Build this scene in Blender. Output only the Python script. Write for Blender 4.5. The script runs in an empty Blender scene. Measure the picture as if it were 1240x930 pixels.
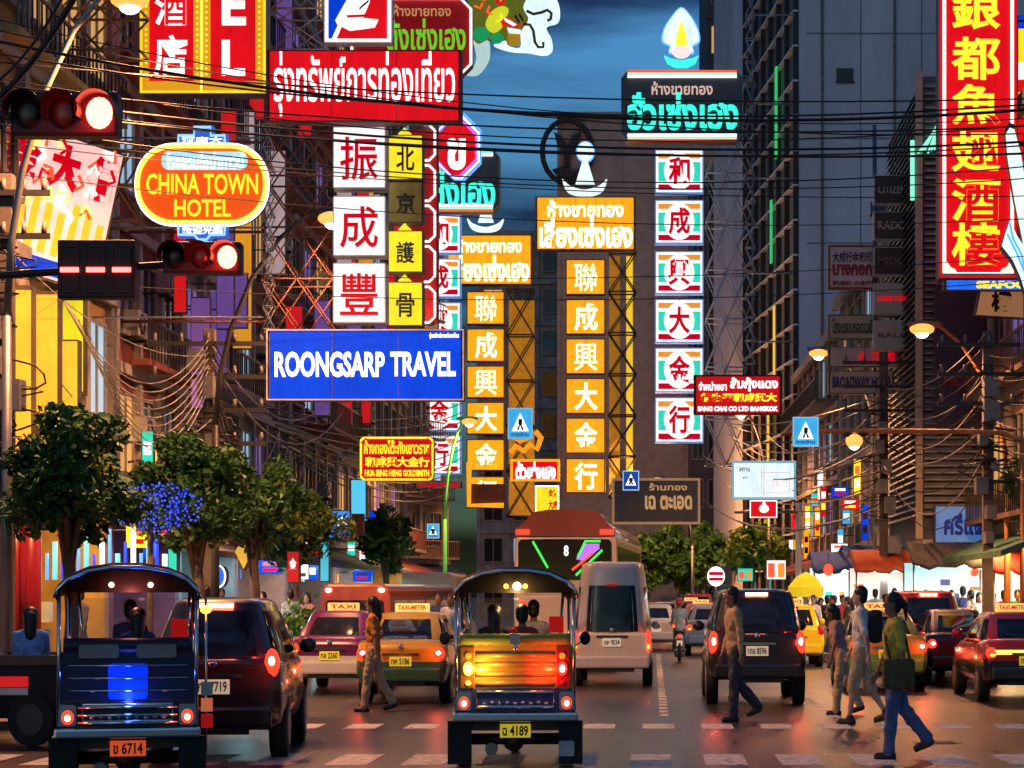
import bpy, bmesh, math, random
from mathutils import Vector, Matrix
R = math.radians
rnd = random.Random(7)
sc = bpy.context.scene
col = sc.collection
F, CX, HY, H = 2400.0, 790.0, 722.0, 2.0      # focal length in photo pixels, street vanishing point, eye height

# ---------------------------------------------------------------- camera, sky, light, exposure
cam = bpy.data.cameras.new('camera'); camo = bpy.data.objects.new('camera', cam); col.objects.link(camo)
camo.location = (0, 0, H); camo.rotation_euler = (R(90), 0, 0)
cam.sensor_width = 36; cam.lens = F / 1240 * 36
cam.shift_x = -(CX - 620) / 1240; cam.shift_y = (HY - 465) / 1240
cam.clip_end = 3000; sc.camera = camo
w = bpy.data.worlds.new('World'); sc.world = w; w.use_nodes = True
nt = w.node_tree; N = nt.nodes; L = nt.links
bg = N['Background']; bg.inputs['Strength'].default_value = 0.15
sky = N.new('ShaderNodeTexSky'); sky.sky_type = 'NISHITA'; sky.sun_disc = False
sky.sun_elevation = R(3.5); sky.sun_rotation = R(200); sky.ozone_density = 3.0
tc = N.new('ShaderNodeTexCoord'); mp = N.new('ShaderNodeMapping'); mp.inputs['Scale'].default_value = (1.6, 1.6, 12)
nz = N.new('ShaderNodeTexNoise'); nz.inputs['Scale'].default_value = 2.2; nz.inputs['Detail'].default_value = 6; nz.inputs['Distortion'].default_value = .4
rp = N.new('ShaderNodeValToRGB'); rp.color_ramp.elements[0].position = .40; rp.color_ramp.elements[0].color = (.13, .15, .27, 1)
rp.color_ramp.elements[1].position = .62; rp.color_ramp.elements[1].color = (.75, 1.2, 1.5, 1)
mx = N.new('ShaderNodeMix'); mx.data_type = 'RGBA'; mx.blend_type = 'MULTIPLY'; mx.inputs[0].default_value = 1
L.new(tc.outputs['Generated'], mp.inputs[0]); L.new(mp.outputs[0], nz.inputs['Vector']); L.new(nz.outputs['Fac'], rp.inputs[0])
sx_ = N.new('ShaderNodeSeparateXYZ'); mr = N.new('ShaderNodeMapRange'); mr.inputs[1].default_value = .0; mr.inputs[2].default_value = .55; mr.inputs[3].default_value = .22; mr.inputs[4].default_value = 1.75
L.new(tc.outputs['Generated'], sx_.inputs[0]); L.new(sx_.outputs['Z'], mr.inputs[0])
mg = N.new('ShaderNodeMix'); mg.data_type = 'RGBA'; mg.blend_type = 'MULTIPLY'; mg.inputs[0].default_value = 1; L.new(mr.outputs[0], mg.inputs[7]); L.new(sky.outputs[0], mg.inputs[6])
L.new(mg.outputs[2], mx.inputs[6]); L.new(rp.outputs[0], mx.inputs[7]); L.new(mx.outputs[2], bg.inputs['Color'])
sd = bpy.data.lights.new('sun', 'SUN'); sd.energy = .02; sd.angle = R(12); sd.color = (1, .8, .7)
so = bpy.data.objects.new('sun', sd); col.objects.link(so); so.rotation_euler = (R(80), 0, R(-20))
sc.view_settings.view_transform = 'Standard'; sc.view_settings.look = 'None'; sc.view_settings.exposure = 0.25; sc.view_settings.gamma = 1
cy = sc.cycles
cy.use_denoising = True
try: cy.denoiser = 'OPENIMAGEDENOISE'
except Exception: pass
cy.max_bounces = 5; cy.diffuse_bounces = 2; cy.glossy_bounces = 3; cy.transmission_bounces = 4; cy.transparent_max_bounces = 6
cy.sample_clamp_indirect = 2.5; cy.sample_clamp_direct = 12; cy.caustics_reflective = False; cy.caustics_refractive = False
cy.use_adaptive_sampling = False

# ---------------------------------------------------------------- materials
_m = {}
def mat(name, c, rough=.6, metal=0, emit=None, es=1.0, var=.18, scale=2.5, bump=0, coat=0, samp=True, alpha=None, stretch=None, evar=0):
    if name in _m: return _m[name]
    m = bpy.data.materials.new(name); m.use_nodes = True; t = m.node_tree; b = t.nodes['Principled BSDF']
    c = tuple(c)
    if var:
        tx = t.nodes.new('ShaderNodeTexNoise'); tx.inputs['Scale'].default_value = scale; tx.inputs['Detail'].default_value = 6; tx.inputs['Roughness'].default_value = .65
        co = t.nodes.new('ShaderNodeTexCoord')
        if stretch:
            q = t.nodes.new('ShaderNodeMapping'); q.inputs['Scale'].default_value = stretch
            t.links.new(co.outputs['Object'], q.inputs[0]); t.links.new(q.outputs[0], tx.inputs['Vector'])
        else: t.links.new(co.outputs['Object'], tx.inputs['Vector'])
        r = t.nodes.new('ShaderNodeValToRGB')
        r.color_ramp.elements[0].position = .3; r.color_ramp.elements[1].position = .7
        r.color_ramp.elements[0].color = tuple(x * (1 - var) for x in c) + (1,)
        r.color_ramp.elements[1].color = tuple(min(1, x * (1 + var)) for x in c) + (1,)
        t.links.new(tx.outputs['Fac'], r.inputs[0]); t.links.new(r.outputs[0], b.inputs['Base Color'])
        if bump:
            bp = t.nodes.new('ShaderNodeBump'); bp.inputs['Strength'].default_value = bump; bp.inputs['Distance'].default_value = .03
            t.links.new(tx.outputs['Fac'], bp.inputs['Height']); t.links.new(bp.outputs[0], b.inputs['Normal'])
    else: b.inputs['Base Color'].default_value = c + (1,)
    b.inputs['Roughness'].default_value = rough; b.inputs['Metallic'].default_value = metal
    if coat: b.inputs['Coat Weight'].default_value = coat; b.inputs['Coat Roughness'].default_value = .06
    if emit:
        b.inputs['Emission Color'].default_value = tuple(emit) + (1,); b.inputs['Emission Strength'].default_value = es
        if evar:
            q = t.nodes.new('ShaderNodeTexNoise'); q.inputs['Scale'].default_value = 1.1; q.inputs['Detail'].default_value = 7; q.inputs['Roughness'].default_value = .7; oc = t.nodes.new('ShaderNodeTexCoord'); om = t.nodes.new('ShaderNodeMapping'); om.inputs['Scale'].default_value = (2.2, 2.2, .7)
            er = t.nodes.new('ShaderNodeValToRGB'); er.color_ramp.elements[0].position = .28; er.color_ramp.elements[1].position = .62
            er.color_ramp.elements[0].color = tuple(x * (1 - evar) for x in emit) + (1,); er.color_ramp.elements[1].color = tuple(emit) + (1,)
            t.links.new(oc.outputs['Object'], om.inputs[0]); t.links.new(om.outputs[0], q.inputs['Vector']); t.links.new(q.outputs['Fac'], er.inputs[0]); t.links.new(er.outputs[0], b.inputs['Emission Color'])
        if not samp: m.cycles.emission_sampling = 'NONE'
    if emit: b.inputs['Specular IOR Level'].default_value = .12
    if alpha is not None: b.inputs['Alpha'].default_value = alpha
    _m[name] = m; return m
def glow(name, c, es=1.0, samp=False): return mat(name, tuple(x * .5 for x in c), .4, 0, c, es * .93, var=0, samp=samp, evar=.38 if samp else .12)
def rustic(name, c, rough=.75, var=.4, scale=1.2, bump=.3): return mat(name, c, rough, var=var, scale=scale, bump=bump)
STEEL = mat('galvanised steel', (.28, .27, .26), .45, .7)
DARKST = mat('dark steel', (.05, .045, .045), .5, .4)
RUST = mat('red brown painted steel', (.26, .10, .07), .55, .3, var=.4)
PALEST = mat('pale grey painted steel', (.42, .42, .43), .5, .3, var=.3)
ORST = mat('orange painted steel', (.45, .19, .06), .5, .2, var=.3)
CHROME = mat('chrome', (.75, .73, .7), .12, 1, var=.06)
BLACKP = mat('black plastic', (.014, .014, .015), .45, var=.2)
RUBBER = mat('tyre rubber', (.018, .018, .018), .8, var=.3, scale=8)
GLASS = mat('dark tinted glass', (.012, .014, .018), .06, 0, var=0)
CABLEM = mat('black cable jacket', (.012, .012, .013), .5, var=.2)
CABLELIT = mat('cable jacket painted as lit', (.5, .45, .42), .5, var=.2)  # lit copy of the cable colour, sign light put into it
CONC = mat('weathered concrete', (.27, .26, .25), .85, var=.35, scale=.8, bump=.4)
WHITEP = mat('white paint', (.75, .74, .72), .5, var=.08)

# ---------------------------------------------------------------- mesh helper
class MB:
    def __init__(s): s.v = []; s.f = []; s.mi = []; s.sm = []; s.mats = []; s.c = 0
    def use(s, m):
        if m not in s.mats: s.mats.append(m)
        s.c = s.mats.index(m); return s
    def face(s, idx, smooth=False): s.f.append(idx); s.mi.append(s.c); s.sm.append(smooth)
    def add(s, vs): n = len(s.v); s.v.extend([tuple(x) for x in vs]); return n
    def box(s, x0, x1, y0, y1, z0, z1):
        n = s.add([(x, y, z) for z in (z0, z1) for y in (y0, y1) for x in (x0, x1)])
        for q in ((0, 2, 3, 1), (4, 5, 7, 6), (0, 1, 5, 4), (2, 6, 7, 3), (0, 4, 6, 2), (1, 3, 7, 5)): s.face([n + i for i in q])
        return s
    def loft(s, rings, cap=True, smooth=True, closed=True):
        k = len(rings[0]); n = s.add([p for r in rings for p in r])
        for i in range(len(rings) - 1):
            for j in range(k if closed else k - 1):
                a = n + i * k + j; b = n + i * k + (j + 1) % k
                s.face([a, b, b + k, a + k], smooth)
        if cap and closed:
            s.face([n + j for j in range(k)][::-1]); s.face([n + (len(rings) - 1) * k + j for j in range(k)])
        return s
    def prism(s, pts, y0, y1): return s.loft([[(x, y0, z) for x, z in pts], [(x, y1, z) for x, z in pts]], smooth=False)
    def prism_x(s, pts, x0, x1): return s.loft([[(x0, y, z) for y, z in pts], [(x1, y, z) for y, z in pts]], smooth=False)
    def prism_z(s, pts, z0, z1): return s.loft([[(x, y, z0) for x, y in pts], [(x, y, z1) for x, y in pts]], smooth=False)
    def tube(s, path, r, n=6, closed=False, r1=None):
        path = [Vector(p) for p in path]; rings = []; m = len(path)
        for i, p in enumerate(path):
            a = path[(i - 1) % m] if (closed or i) else p; b = path[(i + 1) % m] if (closed or i < m - 1) else p
            t = (b - a).normalized() if (b - a).length > 1e-9 else Vector((0, 0, 1))
            u = t.cross(Vector((0, 1, 0)) if abs(t.y) < .9 else Vector((1, 0, 0))).normalized(); w_ = t.cross(u)
            rr = r if r1 is None else r + (r1 - r) * i / max(1, m - 1)
            rings.append([p + (u * math.cos(2 * math.pi * k / n) + w_ * math.sin(2 * math.pi * k / n)) * rr for k in range(n)])
        if closed: rings.append(rings[0]); return s.loft(rings, cap=False)
        return s.loft(rings)
    def bar(s, p, q, r=.03, n=4): return s.tube([p, q], r, n)
    def ball(s, c, r, seg=12, rg=8, z0=-1, z1=1):
        if not hasattr(r, '__len__'): r = (r, r, r)
        rings = []
        for i in range(rg + 1):
            a = math.asin(z0) + (math.asin(z1) - math.asin(z0)) * i / rg; ca = max(math.cos(a), .002)
            rings.append([(c[0] + r[0] * ca * math.cos(2 * math.pi * k / seg), c[1] + r[1] * ca * math.sin(2 * math.pi * k / seg), c[2] + r[2] * math.sin(a)) for k in range(seg)])
        return s.loft(rings)
    def cyl(s, c, r, h, ax='y', n=16, r2=None):
        r2 = r if r2 is None else r2; rings = []
        for rr, d in ((r, -h / 2), (r2, h / 2)):
            ring = []
            for k in range(n):
                a = 2 * math.pi * k / n; u, v_ = rr * math.cos(a), rr * math.sin(a)
                ring.append({'y': (c[0] + u, c[1] + d, c[2] + v_), 'x': (c[0] + d, c[1] + u, c[2] + v_), 'z': (c[0] + u, c[1] + v_, c[2] + d)}[ax])
            rings.append(ring)
        return s.loft(rings)
    def build(s, name, m=None, parent=None, bevel=0, seg=2, fix=True):
        me = bpy.data.meshes.new(name); me.from_pydata(s.v, [], s.f)
        for x in (s.mats or [m]): me.materials.append(x)
        for p, i, q in zip(me.polygons, s.mi, s.sm): p.material_index = i; p.use_smooth = q
        if fix or bevel:
            bm = bmesh.new(); bm.from_mesh(me)
            if fix: bmesh.ops.recalc_face_normals(bm, faces=bm.faces)
            if bevel:
                es = [e for e in bm.edges if len(e.link_faces) == 2 and e.calc_face_angle(0) > R(35)]
                bmesh.ops.bevel(bm, geom=es, offset=bevel, segments=seg, affect='EDGES', profile=.6, clamp_overlap=True)
            bm.to_mesh(me); bm.free()
        return link(name, me, parent)
def link(name, me, parent=None):
    o = bpy.data.objects.new(name, me); col.objects.link(o)
    if parent is not None: o.parent = parent
    return o
def tag(o, label=None, cat=None, group=None, kind=None):
    for k, v in (('label', label), ('category', cat), ('group', group), ('kind', kind)):
        if v: o[k] = v
    return o
def thing(name, label, cat, loc=(0, 0, 0), rz=0, group=None, zs=1):
    o = bpy.data.objects.new(name, None); col.objects.link(o); o.location = loc; o.rotation_euler.z = rz; o.empty_display_size = .2
    o.scale.z = zs
    return tag(o, label, cat, group)
def dup(root, loc, rz=None, label=None, group=None, swap=None):
    def cp(o, par):
        c = o.copy(); col.objects.link(c)
        if par is not None: c.parent = par
        if swap and o.type == 'MESH' and any(x in swap for x in o.data.materials[:]):
            c.data = o.data.copy()
            for i, x in enumerate(c.data.materials): c.data.materials[i] = swap.get(x, x)
        for ch in o.children: cp(ch, c)
        return c
    r = cp(root, None); r.location = loc
    if rz is not None: r.rotation_euler.z = rz
    if label: r['label'] = label
    if group: r['group'] = group
    return r
def P(px, py, d): return Vector(((px - CX) * d / F, d, H + (HY - py) * d / F))
def GX(px, d): return (px - CX) * d / F
_t = {}
def text_mesh(body, bold=.0, space=1.0):
    key = (body, bold, space)
    if key in _t: return _t[key]
    c = bpy.data.curves.new('lettering', 'FONT'); c.body = body; c.size = 1; c.offset = bold; c.extrude = .5; c.space_character = space; c.align_x = 'CENTER'; c.resolution_u = 3
    o = bpy.data.objects.new('lettering', c); col.objects.link(o)
    dg = bpy.context.evaluated_depsgraph_get(); me = bpy.data.meshes.new_from_object(o.evaluated_get(dg))
    bpy.data.objects.remove(o); vs = [tuple(v.co) for v in me.vertices]; fs = [tuple(p.vertices) for p in me.polygons]
    bpy.data.meshes.remove(me); bpy.data.curves.remove(c)
    _t[key] = (vs, fs); return _t[key]
def lettering(body, x0, z0, x1, z1, y, m, parent, bold=.0, th=.03, name='lettering', italic=0, keep=False):
    """text fitted into the rectangle x0..x1, z0..z1 on the plane y, facing -Y"""
    vs, fs = text_mesh(body, bold)
    if not vs: return None
    ax = min(v[0] for v in vs); bx = max(v[0] for v in vs); az = min(v[1] for v in vs); bz = max(v[1] for v in vs)
    sx = (x1 - x0) / max(bx - ax, 1e-6); sz = (z1 - z0) / max(bz - az, 1e-6)
    if keep: sx = sz = min(sx, sz)
    cx_, cz_ = (x0 + x1) / 2, (z0 + z1) / 2
    b = MB(); b.v = [(cx_ + (v[0] - (ax + bx) / 2) * sx + italic * (v[1] - (az + bz) / 2) * sz, y - v[2] * th, cz_ + (v[1] - (az + bz) / 2) * sz) for v in vs]
    b.f = [list(f) for f in fs]; b.mi = [0] * len(fs); b.sm = [False] * len(fs)
    return b.build(name, m, parent, fix=False)

# ---------------------------------------------------------------- setting: ground, road, pavements
def structure(o): o['kind'] = 'structure'; return o
asph = bpy.data.materials.new('asphalt'); asph.use_nodes = True
t = asph.node_tree; b = t.nodes['Principled BSDF']; co = t.nodes.new('ShaderNodeTexCoord')
n1 = t.nodes.new('ShaderNodeTexNoise'); n1.inputs['Scale'].default_value = .9; n1.inputs['Detail'].default_value = 8; n1.inputs['Roughness'].default_value = .7
n2 = t.nodes.new('ShaderNodeTexNoise'); n2.inputs['Scale'].default_value = 60; n2.inputs['Detail'].default_value = 2
mpp = t.nodes.new('ShaderNodeMapping'); mpp.inputs['Scale'].default_value = (1.6, .25, 1)
r1 = t.nodes.new('ShaderNodeValToRGB'); r1.color_ramp.elements[0].color = (.022, .020, .021, 1); r1.color_ramp.elements[1].color = (.062, .052, .051, 1)
r1.color_ramp.elements[0].position = .32; r1.color_ramp.elements[1].position = .68
r2 = t.nodes.new('ShaderNodeValToRGB'); r2.color_ramp.elements[0].color = (.16,) * 3 + (1,); r2.color_ramp.elements[1].color = (.46,) * 3 + (1,)
bp = t.nodes.new('ShaderNodeBump'); bp.inputs['Strength'].default_value = .25; bp.inputs['Distance'].default_value = .01
t.links.new(co.outputs['Object'], mpp.inputs[0]); t.links.new(mpp.outputs[0], n1.inputs['Vector']); t.links.new(co.outputs['Object'], n2.inputs['Vector'])
t.links.new(n1.outputs['Fac'], r1.inputs[0]); t.links.new(n1.outputs['Fac'], r2.inputs[0]); 
vo = t.nodes.new('ShaderNodeTexVoronoi'); vo.feature = 'DISTANCE_TO_EDGE'; vo.inputs['Scale'].default_value = .33; vn = t.nodes.new('ShaderNodeTexNoise'); vn.inputs['Scale'].default_value = 1.7; vn.inputs['Detail'].default_value = 5
va = t.nodes.new('ShaderNodeVectorMath'); va.operation = 'ADD'; t.links.new(co.outputs['Object'], va.inputs[0]); t.links.new(vn.outputs['Color'], va.inputs[1]); t.links.new(va.outputs[0], vo.inputs['Vector'])
vr = t.nodes.new('ShaderNodeValToRGB'); vr.color_ramp.elements[0].position = .004; vr.color_ramp.elements[0].color = (.35, .35, .35, 1); vr.color_ramp.elements[1].position = .012
gr = t.nodes.new('ShaderNodeValToRGB'); gr.color_ramp.elements[0].position = .35; gr.color_ramp.elements[0].color = (.55, .55, .55, 1); gr.color_ramp.elements[1].position = .65; gr.color_ramp.elements[1].color = (1.5, 1.45, 1.4, 1)
m1 = t.nodes.new('ShaderNodeMix'); m1.data_type = 'RGBA'; m1.blend_type = 'MULTIPLY'; m1.inputs[0].default_value = 1; m2 = t.nodes.new('ShaderNodeMix'); m2.data_type = 'RGBA'; m2.blend_type = 'MULTIPLY'; m2.inputs[0].default_value = 1
t.links.new(vo.outputs['Distance'], vr.inputs[0]); t.links.new(n2.outputs['Fac'], gr.inputs[0]); t.links.new(r1.outputs[0], m1.inputs[6]); t.links.new(vr.outputs[0], m1.inputs[7]); t.links.new(m1.outputs[2], m2.inputs[6]); t.links.new(gr.outputs[0], m2.inputs[7]); t.links.new(m2.outputs[2], b.inputs['Base Color'])
t.links.new(r2.outputs[0], b.inputs['Roughness'])
t.links.new(n2.outputs['Fac'], bp.inputs['Height']); t.links.new(bp.outputs[0], b.inputs['Normal'])
GROUND = mat('dusty ground', (.09, .08, .075), .9, var=.3, scale=.3)
PAVE = mat('pavement slabs', (.22, .19, .17), .7, var=.3, scale=1.5, bump=.3)
structure(MB().box(-1500, 1500, -1000, 2000, -.5, -.012).build('ground', GROUND))
RK = [(9.0, -40), (9.0, 53), (5.6, 64), (4.7, 76), (3.8, 104), (-1, 122), (-16, 140)]
LK = [(-8.7, 29.5), (-8.7, 96), (-14, 112), (-30, 125)]
structure(MB().prism_z([(-40, -40), (9.2, -40), (9.2, 53), (5.8, 64), (4.9, 76), (4, 104), (-1, 122.2), (-16, 140.2), (-40, 150)], -.1, 0).build('road', asph))
structure(MB().prism_z(RK + [(-16, 150), (30, 150), (30, -40)], -.1, .14).build('pavement', PAVE, bevel=.02))
structure(MB().prism_z(LK + [(-40, 125), (-40, 29.5)], -.1, .14).build('pavement', PAVE, bevel=.02))
KERB = mat('kerb stone', (.42, .40, .38), .7, var=.35, scale=3)
for pts in (RK, LK):
    k = MB()
    for (xa, ya), (xb, yb) in zip(pts, pts[1:]):
        sgn = -1 if pts is RK else 1
        k.prism_z([(xa + sgn * .004, ya), (xb + sgn * .004, yb), (xb - sgn * .16, yb), (xa - sgn * .16, ya)], -.05, .146)
    structure(k.build('kerb', KERB))
MARK = mat('worn white road paint', (.62, .58, .52), .55, var=.45, scale=9)
t = MARK.node_tree; q = t.nodes.new('ShaderNodeTexNoise'); q.inputs['Scale'].default_value = 5; q.inputs['Detail'].default_value = 9; q.inputs['Roughness'].default_value = .75; co = t.nodes.new('ShaderNodeTexCoord'); r = t.nodes.new('ShaderNodeValToRGB'); r.color_ramp.elements[0].position = .36; r.color_ramp.elements[1].position = .46; r.color_ramp.elements[0].color = (.12,) * 3 + (1,)
t.links.new(co.outputs['Object'], q.inputs['Vector']); t.links.new(q.outputs['Fac'], r.inputs[0]); t.links.new(r.outputs[0], t.nodes['Principled BSDF'].inputs['Alpha'])
mk = MB()
for i in range(-14, 13):
    x = -.02 + i * .905
    mk.box(x - .25, x + .25, 23.45, 25.05, -.02, .004)
    mk.box(x - .23 + .1, x + .25 + .1, 29.9, 31.0, -.02, .004)
structure(mk.build('crosswalk', MARK))
mk = MB()
for i in range(34):
    y = 33 + i * 1.05
    mk.box(.12, .27, y, y + .62, -.02, .004)
    if y < 52: mk.box(2.95, 3.1, y - 1.4, y - .7, -.02, .004)
for i in range(10): mk.box(-2.95, -2.8, 36 + i * 6, 39 + i * 6, -.02, .004)
structure(mk.build('lane_line', MARK))
# ---------------------------------------------------------------- signs (all hang out over the street, facing the camera)
G_WHITE = glow('lit white acrylic', (1, .97, .95), 1.15, True); G_RED = glow('lit red acrylic', (.72, .004, .010), 1.0, True)
G_YEL = glow('lit yellow acrylic', (.95, .78, .02), 1.0, True); G_BLUE = glow('lit blue acrylic', (.0, .045, .62), 1.1, True)
G_ORANGE = mat('lit orange acrylic', (.5, .2, .02), .4, 0, (1.0, .35, .008), 1.1, var=.1, evar=.35); G_CREAM = glow('lit cream letters', (1, .93, .50), 2.6)
L_WHITE = glow('lit white letters', (1, 1, 1), 1.5); L_RED = glow('red letters', (.62, .0, .012), .9); L_BLACK = mat('black letters', (.012, .012, .01), .6, var=0)
L_YEL = glow('yellow neon letters', (1, .72, .03), 1.25); L_GREEN = glow('green neon letters', (.12, .55, .02), 1.0); L_TURQ = glow('turquoise neon letters', (.04, .85, .62), 1.3)
L_GOLD = glow('dim gold letters', (.55, .30, .12), .8); L_DKBLUE = mat('navy letters', (.02, .02, .14), .5, var=0)
N_WHITE = glow('white neon tube', (1, .93, .9), 1.8); N_YEL = glow('yellow neon tube', (1, .8, .1), 1.5); N_GREEN = glow('mint neon tube', (.25, .9, .62), 1.1); N_PINK = glow('violet neon tube', (.55, .12, .9), 1.2); N_BLUE = glow('blue neon tube', (.1, .35, 1), 1.4)
N_RED = glow('red neon tube', (1, .08, .03), 1.4)
CASE = mat('sign casing', (.10, .08, .075), .5, .3, var=.3); CASEW = mat('white sign casing', (.6, .6, .62), .5, .1)
G_TEAL = glow('lit turquoise acrylic', (.03, .68, .48), 1.0, True); G_ORBAR = glow('lit amber bar', (.8, .27, .03), 1.0); G_DRED = glow('lit crimson bar', (.5, .0, .02), 1.0)
D_PANEL = mat('unlit dark panel', (.10, .10, .11), .45, .1, var=.25); D_RED = mat('unlit red panel', (.40, .02, .02), .5, var=.2, emit=(.30, .005, .01), es=.35); D_WHITE = mat('unlit white panel', (.62, .58, .55), .5, var=.18)  # the red panel has a faint glow of its own
D_YEL = mat('unlit dirty yellow panel', (.30, .24, .04), .6, var=.5)
def sign(name, label, rect, d, face, texts=(), border=None, bw=0, case=CASE, depth=.32, shape=None, group=None, cat='sign', neon=None, tilt=0):
    """rect and text rects in photo pixels at distance d; texts = (string, rect, material, bold)"""
    x0, y0, x1, y1 = rect; s = d / F; cx_ = (x0 + x1) / 2
    t = thing(name, label, cat, P(cx_, y1, d), 0, group)
    X = lambda px: (px - cx_) * s
    Z = lambda py: (y1 - py) * s
    pts = [(X(a), Z(b)) for a, b in shape] if shape else [(X(x0), 0), (X(x1), 0), (X(x1), Z(y0)), (X(x0), Z(y0))]
    MB().prism(pts, .012, depth).build('casing', case, t)
    g = 1 - min(.06, 3.0 / max(8, min(x1 - x0, y1 - y0))); mxp = sum(p[0] for p in pts) / len(pts); mzp = sum(p[1] for p in pts) / len(pts)
    MB().prism([(mxp + (a - mxp) * g, mzp + (c - mzp) * g) for a, c in pts], -.02, .02).build('face_panel', face, t)
    if face.name.startswith('lit ') and depth > .25 and shape is None:
        MB().prism([(mxp + (a - mxp) * g, mzp + (c - mzp) * g) for a, c in pts], depth - .01, depth + .02).build('rear_face_panel', face, t)  # unseen glowing back face, added to spill colour onto the facades behind
    if (x1 - x0) * s > 2.2 and shape is None and rect[3] < 700:
        for k in range(1, int((x1 - x0) * s / 1.1)): xx = X(x0) + k * (X(x1) - X(x0)) / int((x1 - x0) * s / 1.1); MB().box(xx - .006, xx + .006, -.024, -.0205, .04, Z(y0) - .04).build('seam', CASE, t)
    if border is not None:
        b = MB(); k = bw * s
        for i in range(len(pts)):
            (a, c), (e, f) = pts[i], pts[(i + 1) % len(pts)]
            v = Vector((e - a, f - c)); n = Vector((-v.y, v.x)).normalized() * k
            if (Vector((mxp - a, mzp - c))).dot(n) < 0: n = -n
            u = v.normalized() * k * .98
            b.prism([(a, c), (e, f), (e + n.x - u.x, f + n.y - u.y), (a + n.x + u.x, c + n.y + u.y)], -.05 - .002 * (i % 2), -.021)
        b.build('border', border, t)
    if neon is not None:
        nm, ins, rad = neon; g2 = [(mxp + (a - mxp) * (1 - ins), mzp + (c - mzp) * (1 - ins)) for a, c in pts]
        MB().tube([(a, -.07, c) for a, c in g2], rad, 6, True).build('neon_outline', nm, t)
    for body, r, m, bold in texts:
        lettering(body, X(r[0]), Z(r[3]), X(r[2]), Z(r[1]), -.034, m, t, bold, .02)
    t['_s'] = s; t['_cx'] = cx_; t['_y1'] = y1
    return t
def plate(t, pts, y0, y1, m, name, parent=None):
    s, cx_, yb = t['_s'], t['_cx'], t['_y1']
    return MB().prism([((a - cx_) * s, (yb - b) * s) for a, b in pts], y0, y1).build(name, m, parent or t)
def curvy(pts, n=5):
    o = []; m = len(pts)
    for i in range(m):
        a, b, c, d = (Vector(pts[(i + k) % m]) for k in (-1, 0, 1, 2))
        for k in range(n):
            t = k / n; o.append(tuple(.5 * ((2 * b) + (c - a) * t + (2 * a - 5 * b + 4 * c - d) * t * t + (3 * b - a - 3 * c + d) * t ** 3)))
    return o
def neonline(t, pts, r, m, y=-.08, closed=False, name='neon_tube'):
    s, cx_, yb = t['_s'], t['_cx'], t['_y1']
    return MB().tube([((a - cx_) * s, y, (yb - b) * s) for a, b in pts], r, 6, closed).build(name, m, t)
def rr(x0, y0, x1, y1, r, n=4):
    o = []
    for cx_, cy_, a0 in ((x1 - r, y0 + r, -90), (x1 - r, y1 - r, 0), (x0 + r, y1 - r, 90), (x0 + r, y0 + r, 180)):
        for i in range(n + 1): a = R(a0 + 90 * i / n); o.append((cx_ + r * math.cos(a), cy_ + r * math.sin(a)))
    return o
def octo(x0, y0, x1, y1, c): return [(x0 + c, y0), (x1 - c, y0), (x1, y0 + c), (x1, y1 - c), (x1 - c, y1), (x0 + c, y1), (x0, y1 - c), (x0, y0 + c)]
def ell(cx_, cy_, rx, ry, n=28): return [(cx_ + rx * math.cos(2 * math.pi * i / n), cy_ + ry * math.sin(2 * math.pi * i / n)) for i in range(n)]

# left side, near
t = sign('vertical_hotel_sign', 'tall red hotel sign with beaded yellow borders and white characters over E and L', (170, -75, 322, 113), 43, G_RED,
     [('大', (190, -62, 226, -16), L_WHITE, .02), ('酒', (188, -12, 227, 31), L_WHITE, .02), ('店', (187, 43, 227, 92), L_WHITE, .02),
      ('T', (271, -70, 297, -28), L_WHITE, .03), ('E', (269, -18, 298, 31), L_WHITE, .03), ('L', (269, 49, 297, 92), L_WHITE, .03)], border=G_YEL, bw=3, depth=.5)
GOLDB = mat('gold beaded border', (.5, .28, .02), .4, .2, (.75, .33, .01), .8, var=.5, scale=16)
for (a, b, c, e) in ((174, -70, 181, 98), (235, -70, 244, 98), (246, -70, 255, 98), (310, -70, 319, 98), (174, 99, 243, 109), (247, 99, 319, 109)):
    plate(t, [(a, b), (c, b), (c, e), (a, e)], -.045, -.022, GOLDB, 'gold_border')
plate(t, [(243.6, -74), (246, -74), (246, 112), (243.6, 112)], -.07, -.046, N_YEL, 'divider')
bd = MB(); s = t['_s']
for (xx) in (177.5, 239.5, 250.5, 314.5):
    for k in range(24): bd.ball(((xx - 246) * s, -.05, (113 - (-66 + k * 6.8)) * s), .022, 6, 4)
bd.build('bead_bulbs', N_YEL, t)

O1 = mat('lit red orange oval face', (.4, .1, .02), .4, 0, (.72, .07, .006), .95, var=.25, scale=1.2)
t = sign('oval_hotel_sign', 'glowing orange oval hotel sign with pale blue crown pieces and yellow neon rim', (167, 177, 323, 271), 42.5, O1, [],
         shape=rr(167, 177, 323, 271, 44, 8), depth=.35)
pts = rr(168, 178, 322, 270, 43, 8); neonline(t, pts, .045, N_YEL, closed=True, name='neon_outline'); neonline(t, rr(165, 175, 325, 273, 45, 8), .03, N_WHITE, y=-.03, closed=True, name='neon_outline')
SGL = mat('lit sky blue face', (.2, .3, .4), .4, 0, (.35, .72, 1.0), .9, var=.3, scale=3)
plate(t, rr(196, 184, 300, 206, 9), -.035, -.021, SGL, 'blue_band')
def tl(t, body, r, m, bold=.02, y=-.05): 
    s, cx_, yb = t['_s'], t['_cx'], t['_y1']; return lettering(body, (r[0] - cx_) * s, (yb - r[3]) * s, (r[2] - cx_) * s, (yb - r[1]) * s, y, m, t, bold, .02)
tl(t, 'โรงแรมไชน่าทาวน์', (202, 184, 296, 205), L_WHITE, .01, -.055)
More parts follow.
